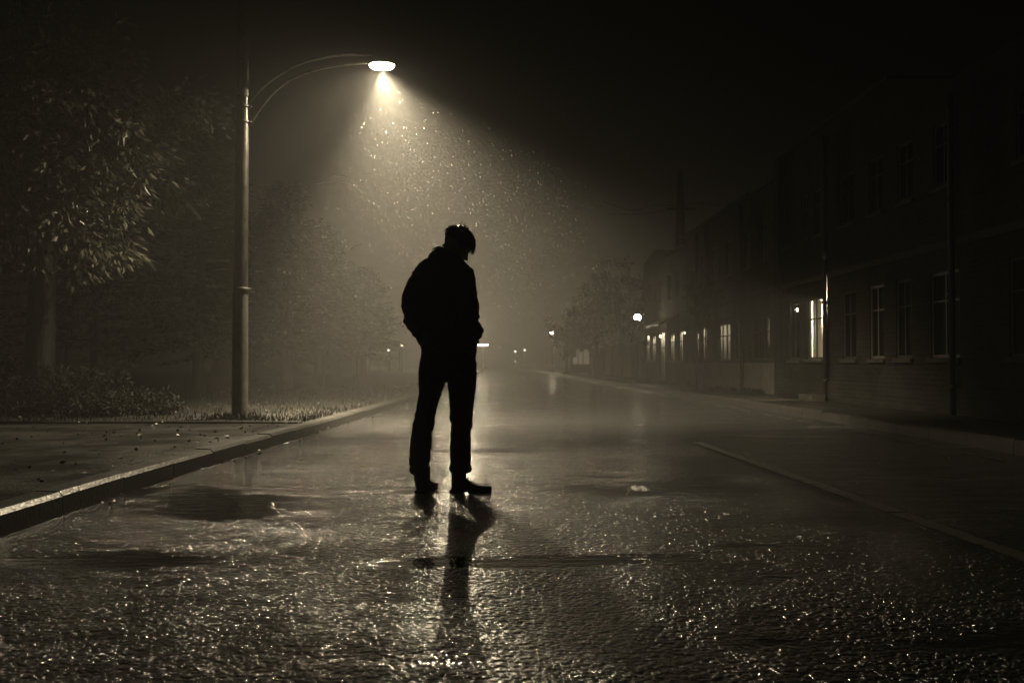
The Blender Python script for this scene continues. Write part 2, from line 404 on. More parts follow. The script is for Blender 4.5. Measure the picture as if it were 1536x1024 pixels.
nl = spot(hc + Vector((0, 0, -.09)), P1, R(110), 1.0, .08); nl.rotation_euler = Vector((.25, .5, -1)).to_track_quat('-Z', 'Y').to_euler()
wl = spot(hc + Vector((0, 0, -.095)), P1W, R(132), .85, .08); wl.rotation_euler = Vector((-.17, -.56, -1)).to_track_quat('-Z', 'Y').to_euler()   # the lamp head throws most light back along the road

# the next lamp of the row, hidden behind the man: it fills the mist beyond him
def row_lamp(pb, h2, label, power):
    t = thing('street_lamp', label, 'street lamp', pb, 'street lamps along the left kerb'); y = pb.y
    bm = bmesh.new(); tube(bm, [pb - Vector((0, 0, .1)), pb + Vector((0, 0, 2)), (pb.x, y, h2.z)], [.09, .08, .06], 20); part('pole', bm, M['steel'], t, True)
    bm = bmesh.new(); lathe(bm, [(.1, -.05), (.1, 1.4), (.085, 1.42)], pb, 20); part('lower_sleeve', bm, M['tar'], t, True)
    bm = bmesh.new(); tube(bm, [(pb.x, y, h2.z - .15), (pb.x + .2, y, h2.z + .04), (pb.x + .4, y, h2.z + .1), (h2.x, y, h2.z + .07)], .022, 10); part('upper_arm', bm, M['tar'], t, True)
    bm = bmesh.new(); tube(bm, [(pb.x, y, h2.z - .5), (pb.x + .2, y, h2.z - .2), (pb.x + .45, y, h2.z - .02), (h2.x, y, h2.z + .02)], .014, 10); part('lower_arm', bm, M['steel'], t, True)
    bm = bmesh.new(); lathe(bm, [(0, .1), (.05, .098), (.1, .085), (.16, .05), (.186, .016), (.19, .0), (.18, -.004), (.172, .01), (0, .03)], h2, 28, 1, .8); h = part('lamp_head', bm, M['tar'], t, True)
    bm = bmesh.new(); lathe(bm, [(.172, -.002), (.168, -.02), (.14, -.042), (.08, -.055), (0, -.06)], h2, 28, 1, .8); part('lens', bm, M['lens'], h, True)
    point(h2 + Vector((0, 0, -.36)), power, .12)
row_lamp(Vector((-3.65, 105, .1)), Vector((-3.2, 105, 4.5)), 'second street lamp of the left row, far back in the mist behind the man', P3)

# flat double lamp far down the road
fl = P(724, 517, 110); t = thing('double_street_lamp', 'distant lamp with wide flat glowing head beside the man\'s elbow', 'street lamp', (fl.x, fl.y, 0))
bm = bmesh.new(); tube(bm, [(fl.x, fl.y, -.05), (fl.x, fl.y, fl.z)], [.07, .05], 10); part('pole', bm, M['iron'], t, True)
bm = bmesh.new(); ball(bm, fl + Vector((0, 0, .1)), (.72, .3, .1)); h = part('lamp_head', bm, M['iron'], t, True)
bm = bmesh.new(); ball(bm, fl, (.66, .26, .14)); part('lens', bm, M['glow_far'], h, True)

# globe lamps on the right pavement
def globe_lamp(px, py, Y, r, label, power):
    c = P(px, py, Y); t = thing('globe_lamp', label, 'lamp post', (c.x, c.y, .12), 'globe lamps on the right pavement')
    bm = bmesh.new(); tube(bm, [(c.x, c.y, .0), (c.x, c.y, .5), (c.x, c.y, c.z - r * 1.1)], [.07, .045, .035], 12); part('post', bm, M['iron'], t, True)
    bm = bmesh.new(); lathe(bm, [(0, .0), (.09, .0), (.11, .05), (.05, .09), (0, .09)], (c.x, c.y, c.z - r * 1.15), 16); part('collar', bm, M['iron'], t, True)
    bm = bmesh.new(); ball(bm, c, (r, r, r), None, 24, 16); part('globe', bm, M['glow'], t, True)
    return c
c = globe_lamp(957, 476, 38.5, .13, 'nearer globe lamp glowing by the brick row on the right', 0)
c = globe_lamp(829, 499, 85, .2, 'farther globe lamp in front of the hazy right hand trees', 0)

# small far lights
def post_light(px, py, Y, r, label, mat='spark', group='tiny far lights'):
    c = P(px, py, Y); t = thing('post_light', label, 'lamp', (c.x, c.y, .05), group)
    bm = bmesh.new(); tube(bm, [(c.x, c.y, -.05), (c.x, c.y, c.z - r)], .03, 8); part('post', bm, M['iron'], t, True)
    bm = bmesh.new(); ball(bm, c, (r, r, r), None, 12, 8); part('bulb', bm, M[mat], t, True)
    bm = bmesh.new(); lathe(bm, [(r * .4, r * 1.25), (r * 1.25, r * .92), (r * 1.1, r * .9)], c, 12); part('cap', bm, M['iron'], t, True)
post_light(105, 512, 32, .028, 'tiny lone light in the dark under the left hand tree')
post_light(583, 525, 88, .085, 'small light low in the haze left of the man, lower of the two')
post_light(603, 518, 82, .1, 'small light right beside the man\'s left sleeve')
post_light(773, 527, 112, .1, 'small light right of the man, left one of the pair over the road end')
post_light(787, 525, 112, .1, 'small light right of the man, right one of the pair over the road end')
post_light(773, 542, 120, .06, 'very low dim light at the road end below the pair')
post_light(912, 519, 62, .045, 'small light at the far end of the garden wall')
post_light(850, 543, 95, .06, 'very small light near the ground before the lit kiosk')
c1, c2 = P(508, 490, 48), P(517, 490, 48)
t = thing('twin_lantern', 'pair of small white lights on one post among the left trees', 'lamp', ((c1.x + c2.x) / 2, 48, .05))
bm = bmesh.new(); xm = (c1.x + c2.x) / 2; tube(bm, [(xm, 48, -.05), (xm, 48, c1.z + .05)], .035, 8); part('post', bm, M['iron'], t, True)
bm = bmesh.new(); tube(bm, [c1 + Vector((0, 0, .07)), c2 + Vector((0, 0, .07))], .02, 8); part('crossbar', bm, M['iron'], t, True)
for c_ in (c1, c2):
    bm = bmesh.new(); ball(bm, c_, (.055, .055, .055), None, 12, 8); part('bulb', bm, M['spark'], t, True)
# thin bare sign post on the left verge
p = P(536, 470, 34); b0 = P(536, 581, 34)
t = thing('sign_post', 'thin bare steel post standing on the left verge', 'post', (p.x, p.y, .1))
bm = bmesh.new(); tube(bm, [(p.x, p.y, 0), (p.x, p.y, p.z)], .035, 10); part('post', bm, M['steel'], t, True)
bm = bmesh.new(); lathe(bm, [(.05, 0), (.05, .02), (0, .04)], (p.x, p.y, p.z), 10); part('cap', bm, M['iron'], t, True)

# ------------------------------------------------------------------ buildings
def facade(bm, x, y0, y1, z0, z1, wins, rev=.06):
    Y = sorted({y0, y1, *[w[0] for w in wins], *[w[1] for w in wins]}); Z = sorted({z0, z1, *[w[2] for w in wins], *[w[3] for w in wins]})
    V = {}
    def v(y, z):
        if (y, z) not in V: V[(y, z)] = bm.verts.new((x, y, z))
        return V[(y, z)]
    for a, b in zip(Y, Y[1:]):
        for c, d in zip(Z, Z[1:]):
            my, mz = (a + b) / 2, (c + d) / 2
            if any(w[0] < my < w[1] and w[2] < mz < w[3] for w in wins): continue
            bm.faces.new((v(a, c), v(a, d), v(b, d), v(b, c)))
    for a, b, c, d in wins:
        o = [(a, c), (a, d), (b, d), (b, c)]
        f1 = [bm.verts.new((x, *q)) for q in o]; f2 = [bm.verts.new((x + rev, *q)) for q in o]
        for k in range(4): bm.faces.new((f1[k], f1[(k + 1) % 4], f2[(k + 1) % 4], f2[k]))
def shell(bm, x, y0, y1, z0, z1, depth, wins):
    facade(bm, x, y0, y1, z0, z1, wins)
    q = lambda *p: bm.faces.new([bm.verts.new(a) for a in p])
    q((x, y0, z0), (x + depth, y0, z0), (x + depth, y0, z1), (x, y0, z1)); q((x, y1, z0), (x, y1, z1), (x + depth, y1, z1), (x + depth, y1, z0))
    q((x + depth, y0, z0), (x + depth, y1, z0), (x + depth, y1, z1), (x + depth, y0, z1)); q((x, y0, z1), (x + depth, y0, z1), (x + depth, y1, z1), (x, y1, z1))
def window(parent, x, w, nm=1, transom=True, frame='winframe', pane='pane', sill=True, label=None):
    a, b, c, d = w; e = .002; t = .05
    bm = bmesh.new(); xa, xb = x + .02, x + .055
    bx(bm, (xa, a + e, c + e), (xb, a + t, d - e)); bx(bm, (xa, b - t, c + e), (xb, b - e, d - e))
    bx(bm, (xa, a + t, c + e), (xb, b - t, c + t)); bx(bm, (xa, a + t, d - t), (xb, b - t, d - e))
    for i in range(1, nm + 1):
        y = a + (b - a) * i / (nm + 1); bx(bm, (xa + .004, y - .018, c + t), (xb - .004, y + .018, d - t))
    if transom:
        z = c + (d - c) * .66
        ya = [a + t] + [a + (b - a) * i / (nm + 1) + .018 for i in range(1, nm + 1)]; yb = [a + (b - a) * i / (nm + 1) - .018 for i in range(1, nm + 1)] + [b - t]
        for q0, q1 in zip(ya, yb): bx(bm, (xa + .006, q0, z - .014), (xb - .006, q1, z + .014))
    f = part('window', bm, M[frame], parent)
    if label: f['label'] = label
    bm = bmesh.new(); bx(bm, (x + .036, a + t - .01, c + t - .01), (x + .041, b - t + .01, d - t + .01)); part('pane', bm, M[pane], f)
    if sill:
        bm = bmesh.new(); bx(bm, (x - .06, a - .05, c - .07), (x - .001, b + .05, c - .002), .008); part('sill', bm, M['trim'], f)
    return f
def downpipe(parent, x, y, z0, z1):
    bm = bmesh.new(); tube(bm, [(x - .07, y, z0), (x - .07, y, z1 - .2), (x - .07, y, z1)], .045, 10)
    for k in range(4):
        z = z0 + .4 + (z1 - z0 - .6) * k / 3; lathe(bm, [(.045, -.03), (.06, -.03), (.06, .03), (.045, .03)], (x - .07, y, z), 10)
    d = part('downpipe', bm, M['iron'], parent, True); return d

def yx(px): return FX * F / (px - VX)      # depth at which the facade crosses a photo column
# --- nearest building
A0, A1, AH = 8.0, 23.0, 5.56
bA = thing('brick_building', 'nearest two storey dark brick building at right, with the one lit window', 'building', (FX, (A0 + A1) / 2, .12), 'brick buildings along the right pavement')
gA = [(yx(b), yx(a), .93, 2.2) for a, b in ((1186, 1202), (1213, 1239), (1268, 1288), (1309, 1331), (1349, 1373), (1402, 1446))] + [(11.2, 12.6, .93, 2.2), (8.9, 10.3, .93, 2.2)]
uA = [(yx(b), yx(a), 3.45, 4.4) for a, b in ((1179, 1191), (1206, 1217), (1224, 1243), (1265, 1287), (1310, 1330), (1353, 1377), (1408, 1437))] + [(11.5, 12.4, 3.4, 4.3), (9.2, 10.1, 3.4, 4.3)]
Y_STEP = 16.3
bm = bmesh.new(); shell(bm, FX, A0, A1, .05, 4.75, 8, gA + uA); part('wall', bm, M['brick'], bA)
bm = bmesh.new()                                     # upper wall with the sloping roof end towards the camera
prof = [(A0, 4.75), (A1, 4.75), (A1, AH), (Y_STEP, AH), (14.2, 4.95), (A0, 4.9)]
f0 = [bm.verts.new((FX, y, z)) for y, z in prof]; f1 = [bm.verts.new((FX + 8, y, z)) for y, z in prof]
bm.faces.new(f0); bm.faces.new(f1[::-1])
for k in range(6): bm.faces.new((f0[k], f1[k], f1[(k + 1) % 6], f0[(k + 1) % 6]))
bmesh.ops.recalc_face_normals(bm, faces=bm.faces); part('parapet', bm, M['brick'], bA)
bm = bmesh.new(); bx(bm, (FX - .09, Y_STEP, AH), (FX + 8.05, A1 + .02, AH + .07), .01); part('roof', bm, M['roof'], bA)
bm = bmesh.new(); bx(bm, (FX - .05, A0, 2.52), (FX - .001, 18.99, 2.64), .008); bx(bm, (FX - .05, 19.01, 2.52), (FX - .001, A1 - .02, 2.64), .008); part('string_course', bm, M['trim'], bA)
bm = bmesh.new(); bx(bm, (FX - .06, A0, .1), (FX - .001, A1 - .02, .5), .01); part('plinth', bm, M['brick'], bA)
for i, w in enumerate(gA):
    if i == 1: window(bA, FX, w, 1, True, 'winframe', 'clear', label='lit window with glowing curtains')
    elif i == 0: window(bA, FX, w, 1, False, 'winframe', 'clear', label='dark window with two small bulbs showing')
    else: window(bA, FX, w, 1 if w[1] - w[0] < 1 else 2, True, 'winframe' if i % 2 == 0 else 'darkframe')
for w in uA: window(bA, FX, w, 1, True, 'winframe')
for y in (19.42, 14.0): downpipe(bA, FX - .02, y, .12, 5.3 if y > 16 else 4.7)
bm = bmesh.new(); bx(bm, (FX - .1, A1 - .45, .05), (FX - .002, A1 - .05, AH - .02), .01); part('pilaster', bm, M['brick'], bA)
bm = bmesh.new(); bx(bm, (FX - .45, 19.2, .1), (FX - .15, 20.0, .24), .02); tag(part('stone_step', bm, M['trim']), 'low stone step on the pavement under the lit window', 'step')
# room behind the two clear panes
w0, w1 = gA[0], gA[1]
bm = bmesh.new(); ya, yb = w1[0] - .5, w1[1] + .22
bx(bm, (FX + .08, ya, .6), (FX + 2.1, yb, 2.5)); bmesh.ops.reverse_faces(bm, faces=bm.faces)
for f in list(bm.faces):
    if abs(f.calc_center_median().x - FX - .08) < .01: bm.faces.remove(f)
part('lit_room', bm, M['plaster'], bA)
bm = bmesh.new(); bx(bm, (FX + .08, w1[1] + .3, .6), (FX + 1.6, w0[1] + .4, 2.5)); bmesh.ops.reverse_faces(bm, faces=bm.faces)
for f in list(bm.faces):
    if abs(f.calc_center_median().x - FX - .08) < .01: bm.faces.remove(f)
part('dark_room', bm, M['roof'], bA)
def curtain(y0, y1, z0, z1, x, label):
    vs, fs = [], []; n = 40
    for j in range(2):
        for i in range(n + 1):
            y = y0 + (y1 - y0) * i / n; vs.append((x + .035 * math.sin(i * 1.25) + .012 * math.sin(i * 2.9), y, (z0, z1)[j]))
    for i in range(n): fs.append((i, i + 1, n + 2 + i, n + 1 + i))
    o = pyd('curtain', vs, fs, M['curtain'], bA, True); s = o.modifiers.new('s', 'SOLIDIFY'); s.thickness = .006; o['label'] = label; return o
curtain(w1[1] - .36, w1[1] + .1, .75, 2.4, FX + .2, 'pale gathered curtain at the far side of the lit window')
curtain(w1[0] + .42, w1[0] + .56, .75, 2.4, FX + .12, 'narrow pale curtain hanging at the middle of the lit window')
def bulb_lamp(y, x, z, r, label, mat):
    t = thing('pendant_lamp', label, 'lamp', (x, y, z))
    bm = bmesh.new(); tube(bm, [(x, y, z), (x, y, 2.49)], .008, 6); part('cord', bm, M['iron'], t)
    bm = bmesh.new(); ball(bm, (x, y, z), (r, r, r), None, 14, 10); part('bulb', bm, M[mat], t, True)
M['roombulb'] = emit('room_lamp_glow', 8000.0, (1, .85, .58)); M['dimbulb'] = emit('dim_bulb_glow', 50, (1, .85, .58), 'NONE')
bulb_lamp(w1[0] + .2, FX + .55, 2.05, .09, 'round lamp hanging in the lit room behind the curtain', 'roombulb')
bulb_lamp(w0[1] - .14, FX + .13, 2.04, .04, 'left one of two small bulbs in the dark window by the lit one', 'dimbulb')
bulb_lamp(w0[0] + .16, FX + .13, 2.06, .04, 'right one of two small bulbs in the dark window by the lit one', 'dimbulb')
bm = bmesh.new(); bx(bm, (FX + .85, w1[0] + .05, .61), (FX + 1.3, w1[0] + .5, 1.05), .02); bx(bm, (FX + 1.24, w1[0] + .05, 1.05), (FX + 1.3, w1[0] + .5, 1.5), .02)
tag(part('chair', bm, M['darkframe']), 'dark high backed chair in silhouette inside the lit room', 'chair')

def wall_lantern(px, py, Y, label, mat, r=.05):
    c = P(px, py, Y); t = thing('wall_lantern', label, 'lantern', (FX, c.y, c.z), 'lanterns on the right hand walls')
    x = FX - .16
    bm = bmesh.new(); tube(bm, [(FX - .002, c.y, c.z + .14), (x + .05, c.y, c.z + .17), (x, c.y, c.z + .12)], .012, 8); part('bracket', bm, M['iron'], t)
    bm = bmesh.new(); ball(bm, (x, c.y, c.z), (r, r, r * 1.2), None, 14, 10); part('bulb', bm, M[mat], t, True)
    bm = bmesh.new(); lathe(bm, [(.02, .12), (r * 1.7, .055), (r * 1.6, .05), (.02, .1)], (x, c.y, c.z), 14); part('shade', bm, M['steel'], t, True)
wall_lantern(1247, 385, yx(1247) - .25, 'unlit wall lantern high above the lit window', 'water', .04)

# --- second building
B0, B1, BH = A1 + .02, 34.0, 5.12
bB = thing('brick_building', 'middle two storey brick building with pale framed ground floor windows', 'building', (FX, (B0 + B1) / 2, .12), 'brick buildings along the right pavement')
gB = [(yx(b), yx(a), .92, 2.0) for a, b in ((1042, 1049), (1053, 1067), (1078, 1097), (1104, 1114), (1131, 1157))]
uB = [(yx(b), yx(a), 3.3, 4.3) for a, b in ((1037, 1043), (1052, 1060), (1068, 1078), (1090, 1100), (1118, 1128), (1142, 1154))]
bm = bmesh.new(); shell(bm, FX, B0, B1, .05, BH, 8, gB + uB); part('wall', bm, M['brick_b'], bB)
bm = bmesh.new(); bx(bm, (FX - .09, B0, BH), (FX + 8, 25.5, BH + .07), .01); bx(bm, (FX - .09, 25.5, BH), (FX + 8, B1 + .02, BH + .13), .01); part('roof', bm, M['roof'], bB)
bm = bmesh.new(); bx(bm, (FX - .05, 27.0, 2.12), (FX - .002, 30.2, 2.5), .01); part('fascia_board', bm, M['render'], bB, label='blank pale fascia board over the windows')
bm = bmesh.new(); bx(bm, (FX - .04, B0 + .02, .1), (FX - .002, B1 - .02, .86), .008); part('plinth', bm, M['render'], bB)
bm = bmesh.new(); bx(bm, (FX - .06, B0 + .02, 2.52), (FX - .002, B1, 2.62), .008); part('string_course', bm, M['trim'], bB)
for w in gB: window(bB, FX, w, 2 if w[1] - w[0] > 1 else 1, True, 'winframe', sill=False)
for w in uB: window(bB, FX, w, 1, True, 'winframe')
for y in (25.9, 31.6): downpipe(bB, FX - .05, y, .12, 5.0)
wall_lantern(1034, 499, 33.4, 'small lit wall lantern at the far corner of the middle building', 'spark', .03)

# --- third building with a low gable, then a low extension
C0, C1, CHT = B1 + .02, 43.5, 4.9
bC = thing('gabled_building', 'farthest tall brick building of the row with a low gable and awning', 'building', (FX, (C0 + C1) / 2, .12), 'brick buildings along the right pavement')
gC = [(34.6, 35.4, .92, 2.0), (36.2, 37.2, .92, 2.0), (38.2, 39.4, .2, 2.1), (40.4, 41.4, .92, 2.0), (42.0, 42.9, .92, 2.0)]
uC = [(35.0, 35.8, 3.2, 4.2), (36.8, 37.6, 3.2, 4.2), (39.0, 39.8, 3.2, 4.2), (41.2, 42.0, 3.2, 4.2)]
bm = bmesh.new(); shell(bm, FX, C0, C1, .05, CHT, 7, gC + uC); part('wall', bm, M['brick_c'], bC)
bm = bmesh.new(); g = [(38.0, CHT), (C1, CHT), (C1, CHT + .28), (40.6, CHT + .62), (38.0, CHT + .3)]
f0 = [bm.verts.new((FX, y, z)) for y, z in g]; f1 = [bm.verts.new((FX + 3, y, z)) for y, z in g]
bm.faces.new(f0); bm.faces.new(f1[::-1])
for k in range(5): bm.faces.new((f0[k], f1[k], f1[(k + 1) % 5], f0[(k + 1) % 5]))
bmesh.ops.recalc_face_normals(bm, faces=bm.faces); part('gable', bm, M['brick_c'], bC)
bm = bmesh.new(); bx(bm, (FX - .08, C0, CHT), (FX + 7, 37.98, CHT + .08), .01); part('roof', bm, M['roof'], bC)
for w in gC + uC: window(bC, FX, w, 1, True, 'winframe', sill=False)
bm = bmesh.new(); q = [bm.verts.new(p_) for p_ in ((FX - .002, 35.2, 2.6), (FX - .002, 38, 2.6), (FX - .75, 38, 2.25), (FX - .75, 35.2, 2.25), (FX - .002, 35.2, 2.54), (FX - .002, 38, 2.54), (FX - .75, 38, 2.19), (FX - .75, 35.2, 2.19))]
for f in ((0, 1, 2, 3), (7, 6, 5, 4), (0, 3, 7, 4), (1, 5, 6, 2), (3, 2, 6, 7), (0, 4, 5, 1)): bm.faces.new([q[i] for i in f])
part('awning', bm, M['darkframe'], bC)
wall_lantern(996, 504, 38.2, 'brighter lit wall lantern under the awning of the farthest building', 'spark', .05)
wall_lantern(979, 505, 41.2, 'dim lit wall lantern beyond the awning of the farthest building', 'spark', .03)

D0, D1 = C1 + .02, 66
bm = bmesh.new(); t = thing('garden_wall', 'low pale wall running on beyond the last building at right', 'wall', (FX, 55, .1))
bx(bm, (FX - .1, D0, 0), (FX + .15, D1, 1.75)); part('wall', bm, M['brick_c'], t)
bm = bmesh.new(); bx(bm, (FX - .15, D0, 1.752), (FX + .2, D1, 1.85), .01); part('coping', bm, M['trim'], t)
for y in range(46, 66, 4):
    bm = bmesh.new(); bx(bm, (FX - .22, y - .2, 0), (FX - .102, y + .2, 1.748), .01); part('pier', bm, M['brick_c'], t)
# lit kiosk at the far right
k0 = P(860, 546, 78); k1 = P(884, 524, 78)
t = thing('kiosk', 'small kiosk with pale lit front panel below the far trees', 'kiosk', ((k0.x + k1.x) / 2, 78, .1))
bm = bmesh.new(); bx(bm, (k0.x - .25, 78.05, .05), (k1.x + .25, 80, 2.25)); part('hut', bm, M['darkframe'], t)
bm = bmesh.new(); bx(bm, (k0.x - .45, 77.7, 2.252), (k1.x + .45, 80.2, 2.4), .02); part('roof', bm, M['roof'], t)
bm = bmesh.new(); bx(bm, (k0.x, 78.0, k0.z), (k1.x, 78.045, k1.z)); lp = part('lit_panel', bm, M['kiosk'], t)
bm = bmesh.new()
for s in (.3, .62): bx(bm, (k0.x + (k1.x - k0.x) * s - .03, 77.97, k0.z), (k0.x + (k1.x - k0.x) * s + .03, 77.998, k1.z))
part('mullions', bm, M['darkframe'], lp)
pp = P(855, 508, 76); t = thing('sign_board', 'round topped board on a post left of the lit kiosk', 'sign', (pp.x, 76, .1))
bm = bmesh.new(); tube(bm, [(pp.x, 76, 0), (pp.x, 76, 2.0)], .05, 8); part('post', bm, M['iron'], t)
bm = bmesh.new(); bx(bm, (pp.x - .5, 75.97, 1.3), (pp.x + .5, 76.06, 2.3), .02); ball(bm, (pp.x, 76.015, 2.55), (.32, .045, .32)); part('board', bm, M['render'], t)

# --- house far left behind the trees
hx = P(470, 520, 58)
t = thing('low_house', 'low house with faintly lit windows hidden behind the left trees', 'house', (hx.x, 61, .1))
bm = bmesh.new(); bx(bm, (hx.x - 6, 58.5, 0), (hx.x + 2.2, 64, 2.6)); part('wall', bm, M['render'], t)
bm = bmesh.new(); pr = [(58.2, 2.6), (64.3, 2.6), (61.2, 4.2)]
f0 = [bm.verts.new((hx.x - 6.2, y, z)) for y, z in pr]; f1 = [bm.verts.new((hx.x + 2.4, y, z)) for y, z in pr]
bm.faces.new(f0); bm.faces.new(f1[::-1])
for k in range(3): bm.faces.new((f0[k], f1[k], f1[(k + 1) % 3], f0[(k + 1) % 3]))
bmesh.ops.recalc_face_normals(bm, faces=bm.faces); part('roof', bm, M['roof'], t)
for a, b, c_, d in ((448, 453, 514, 526), (456, 462, 514, 526), (486, 489, 527, 545), (473, 482, 506, 509)):
    p0, p1 = P(a, d, 58.4), P(b, c_, 58.4)
    bm = bmesh.new(); bx(bm, (p0.x - .05, 58.44, p0.z - .05), (p1.x + .05, 58.49, p1.z + .05)); f = part('window', bm, M['darkframe'], t)
    bm = bmesh.new(); bx(bm, (p0.x, 58.41, p0.z), (p1.x, 58.438, p1.z)); part('pane', bm, M['dimpane'], f)
# low rail fence, far left
t = thing('rail_fence', 'low rail fence crossing the far verge left of the man', 'fence', (-11, 92, .1))
bm = bmesh.new(); ra, rb = P(545, 523, 92), P(600, 524, 92); bx(bm, (ra.x - 4, 91.97, 2.0), (rb.x, 92.03, 2.08)); bx(bm, (ra.x - 4, 91.97, 1.2), (rb.x, 92.03, 1.28)); part('rail', bm, M['render'], t)
for i in range(9):
    x = ra.x - 4 + (rb.x - ra.x + 4) * i / 8; bm = bmesh.new(); bx(bm, (x - .05, 92.035, 0), (x + .05, 92.12, 2.2)); part('post', bm, M['render'], t)
# --- lattice mast behind the row with its cables
mt = P(1022, 264, 62); base = P(1022, 545, 62)
t = thing('lattice_mast', 'tall tapering lattice mast rising behind the brick row', 'mast', (mt.x, 62, 0))
def leg(z, s): return .42 - .31 * z / mt.z
bm = bmesh.new(); n = 16
for sx in (-1, 1):
    for sy in (-1, 1):
        tube(bm, [(mt.x + sx * leg(0, 0), 62 + sy * leg(0, 0), 0), (mt.x + sx * leg(mt.z, 0), 62 + sy * leg(mt.z, 0), mt.z)], .06, 6)
part('legs', bm, M['iron'], t)
bm = bmesh.new()
for i in range(n):
    z0, z1 = mt.z * i / n, mt.z * (i + 1) / n; a, b = leg(z0, 0), leg(z1, 0)
    for sy in (-1, 1):
        tube(bm, [(mt.x - a, 62 + sy * a, z0), (mt.x + b, 62 + sy * b, z1)], .035, 5); tube(bm, [(mt.x + a, 62 + sy * a, z0), (mt.x - b, 62 + sy * b, z1)], .035, 5)
        tube(bm, [(mt.x + sy * a, 62 - a, z0), (mt.x + sy * b, 62 + b, z1)], .035, 5); tube(bm, [(mt.x - b, 62 + sy * b, z1), (mt.x + b, 62 + sy * b, z1)], .03, 5)
part('bracing', bm, M['iron'], t)
bm = bmesh.new(); lathe(bm, [(.14, -.1), (.2, .0), (.16, .35), (.08, .5), (0, .55)], mt, 12); part('mast_cap', bm, M['iron'], t)
bm = bmesh.new(); zz = P(1022, 312, 62).z; bx(bm, (mt.x - .9, 61.9, zz - .06), (mt.x + .9, 62.1, zz + .06)); part('crossarm', bm, M['iron'], t)
def cable(pts, Y0, Y1, label):
    n = len(pts); ps = [P(a, b, Y0 + (Y1 - Y0) * i / (n - 1)) for i, (a, b) in enumerate(pts)]
    out = []
    for i in range(n - 1):
        p0, p1, p2, p3 = ps[max(i - 1, 0)], ps[i], ps[i + 1], ps[min(i + 2, n - 1)]
        for s in range(6):
            u = s / 6; out.append(.5 * ((2 * p1) + (-p0 + p2) * u + (2 * p0 - 5 * p1 + 4 * p2 - p3) * u * u + (-p0 + 3 * p1 - 3 * p2 + p3) * u ** 3))
    bm = bmesh.new(); tube(bm, out + [ps[-1]], .022, 5); tag(part('power_cable', bm, M['iron']), label, 'cable', 'cables at the mast')
cable([(905, 301), (950, 315), (985, 306), (1022, 309)], 62, 61.9, 'upper sagging cable left of the lattice mast')
cable([(915, 320), (960, 320), (1022, 311)], 62, 61.9, 'lower slack cable left of the lattice mast')
cable([(1022, 309), (1050, 304), (1085, 306), (1130, 296)], 61.9, 62, 'slack cable right of the lattice mast')

# ------------------------------------------------------------------ vegetation
def leaves(vs, fs, p, d, ln, wd, roll=None, fold=.25):
    d = d.normalized(); s = d.cross(Vector((random.uniform(-1, 1), random.uniform(-1, 1), random.uniform(-.2, 1)))).normalized(); u = d.cross(s)
    k = len(vs); m = p + d * ln * .45
    vs += [p, m + s * wd * .5 + u * wd * fold, p + d * ln, m - s * wd * .5 + u * wd * fold]
    fs.append((k, k + 1, k + 2)); fs.append((k, k + 2, k + 3))
def rnd_unit():
    while True:
        v = Vector((random.uniform(-1, 1), random.uniform(-1, 1), random.uniform(-1, 1)))
        if .05 < v.length < 1: return v.normalized()
def broad_tree(base, cc, cr, nl, nclump, lpc, ls, label, name='broadleaf_tree', leafm='leaf', group=None, tr=.16, droop=.6, clump=.34):
    base = Vector(base); cc = Vector(cc); t = thing(name, label, 'tree', base, group)
    bm = bmesh.new(); top = cc + Vector((0, 0, cr[2] * .55)); mid = (base + top) / 2 + Vector((random.uniform(-.2, .2), random.uniform(-.2, .2), 0))
    tk = [base - Vector((0, 0, .1)), base + Vector((0, 0, .25)), base.lerp(mid, .6), mid, mid.lerp(top, .5), top]
    tube(bm, tk, [tr * 1.5, tr * 1.1, tr, tr * .8, tr * .45, .02], 10)
    twigs = []
    for i in range(nl):
        u = .35 + .6 * i / nl; a = base.lerp(top, u); dr = rnd_unit(); dr.z = dr.z * .6 + .15
        e = cc + Vector((dr.x * cr[0], dr.y * cr[1], dr.z * cr[2])) * random.uniform(.75, .98)
        m1 = a.lerp(e, .5) + Vector((0, 0, random.uniform(.1, .45)))
        tube(bm, [a, a.lerp(m1, .5) + Vector((0, 0, .05)), m1, m1.lerp(e, .55), e], [tr * .36, tr * .28, tr * .2, tr * .13, .008], 6)
        twigs.append((a, m1, e))
        for j in range(3):
            s0 = m1.lerp(e, random.uniform(0, .7)); e2 = s0 + rnd_unit() * random.uniform(.4, .9) * cr[0] * .4; e2.z -= .1
            tube(bm, [s0, s0.lerp(e2, .5) + Vector((0, 0, .06)), e2], [tr * .1, tr * .07, .005], 5); twigs.append((s0, s0.lerp(e2, .5), e2))
    part('trunk', bm, M['bark'], t, True)
    vs, fs = [], []
    for c_ in range(nclump):
        if c_ < len(twigs) * 2:
            q = twigs[c_ % len(twigs)]; p0 = q[1].lerp(q[2], random.uniform(.3, 1.05))
        else:
            dr = rnd_unit(); rr = random.uniform(.35, 1) ** .5; wob = 1 + .22 * noise.noise(dr * 2.3 + cc)
            p0 = cc + Vector((dr.x * cr[0], dr.y * cr[1], dr.z * cr[2])) * rr * wob
        R_ = clump * random.uniform(.6, 1.35); out = (p0 - cc); out.z *= .3
        for k in range(int(lpc * random.uniform(.6, 1.3))):
            o = rnd_unit() * R_ * random.random() ** .5; o.z *= .55
            d = out.normalized() * .6 + o.normalized() * .8 + rnd_unit() * .5 + Vector((0, 0, -droop))
            leaves(vs, fs, p0 + o, d, ls * random.uniform(.6, 1.25), ls * random.uniform(.32, .5))
    pyd('crown', vs, fs, M[leafm], t); return t
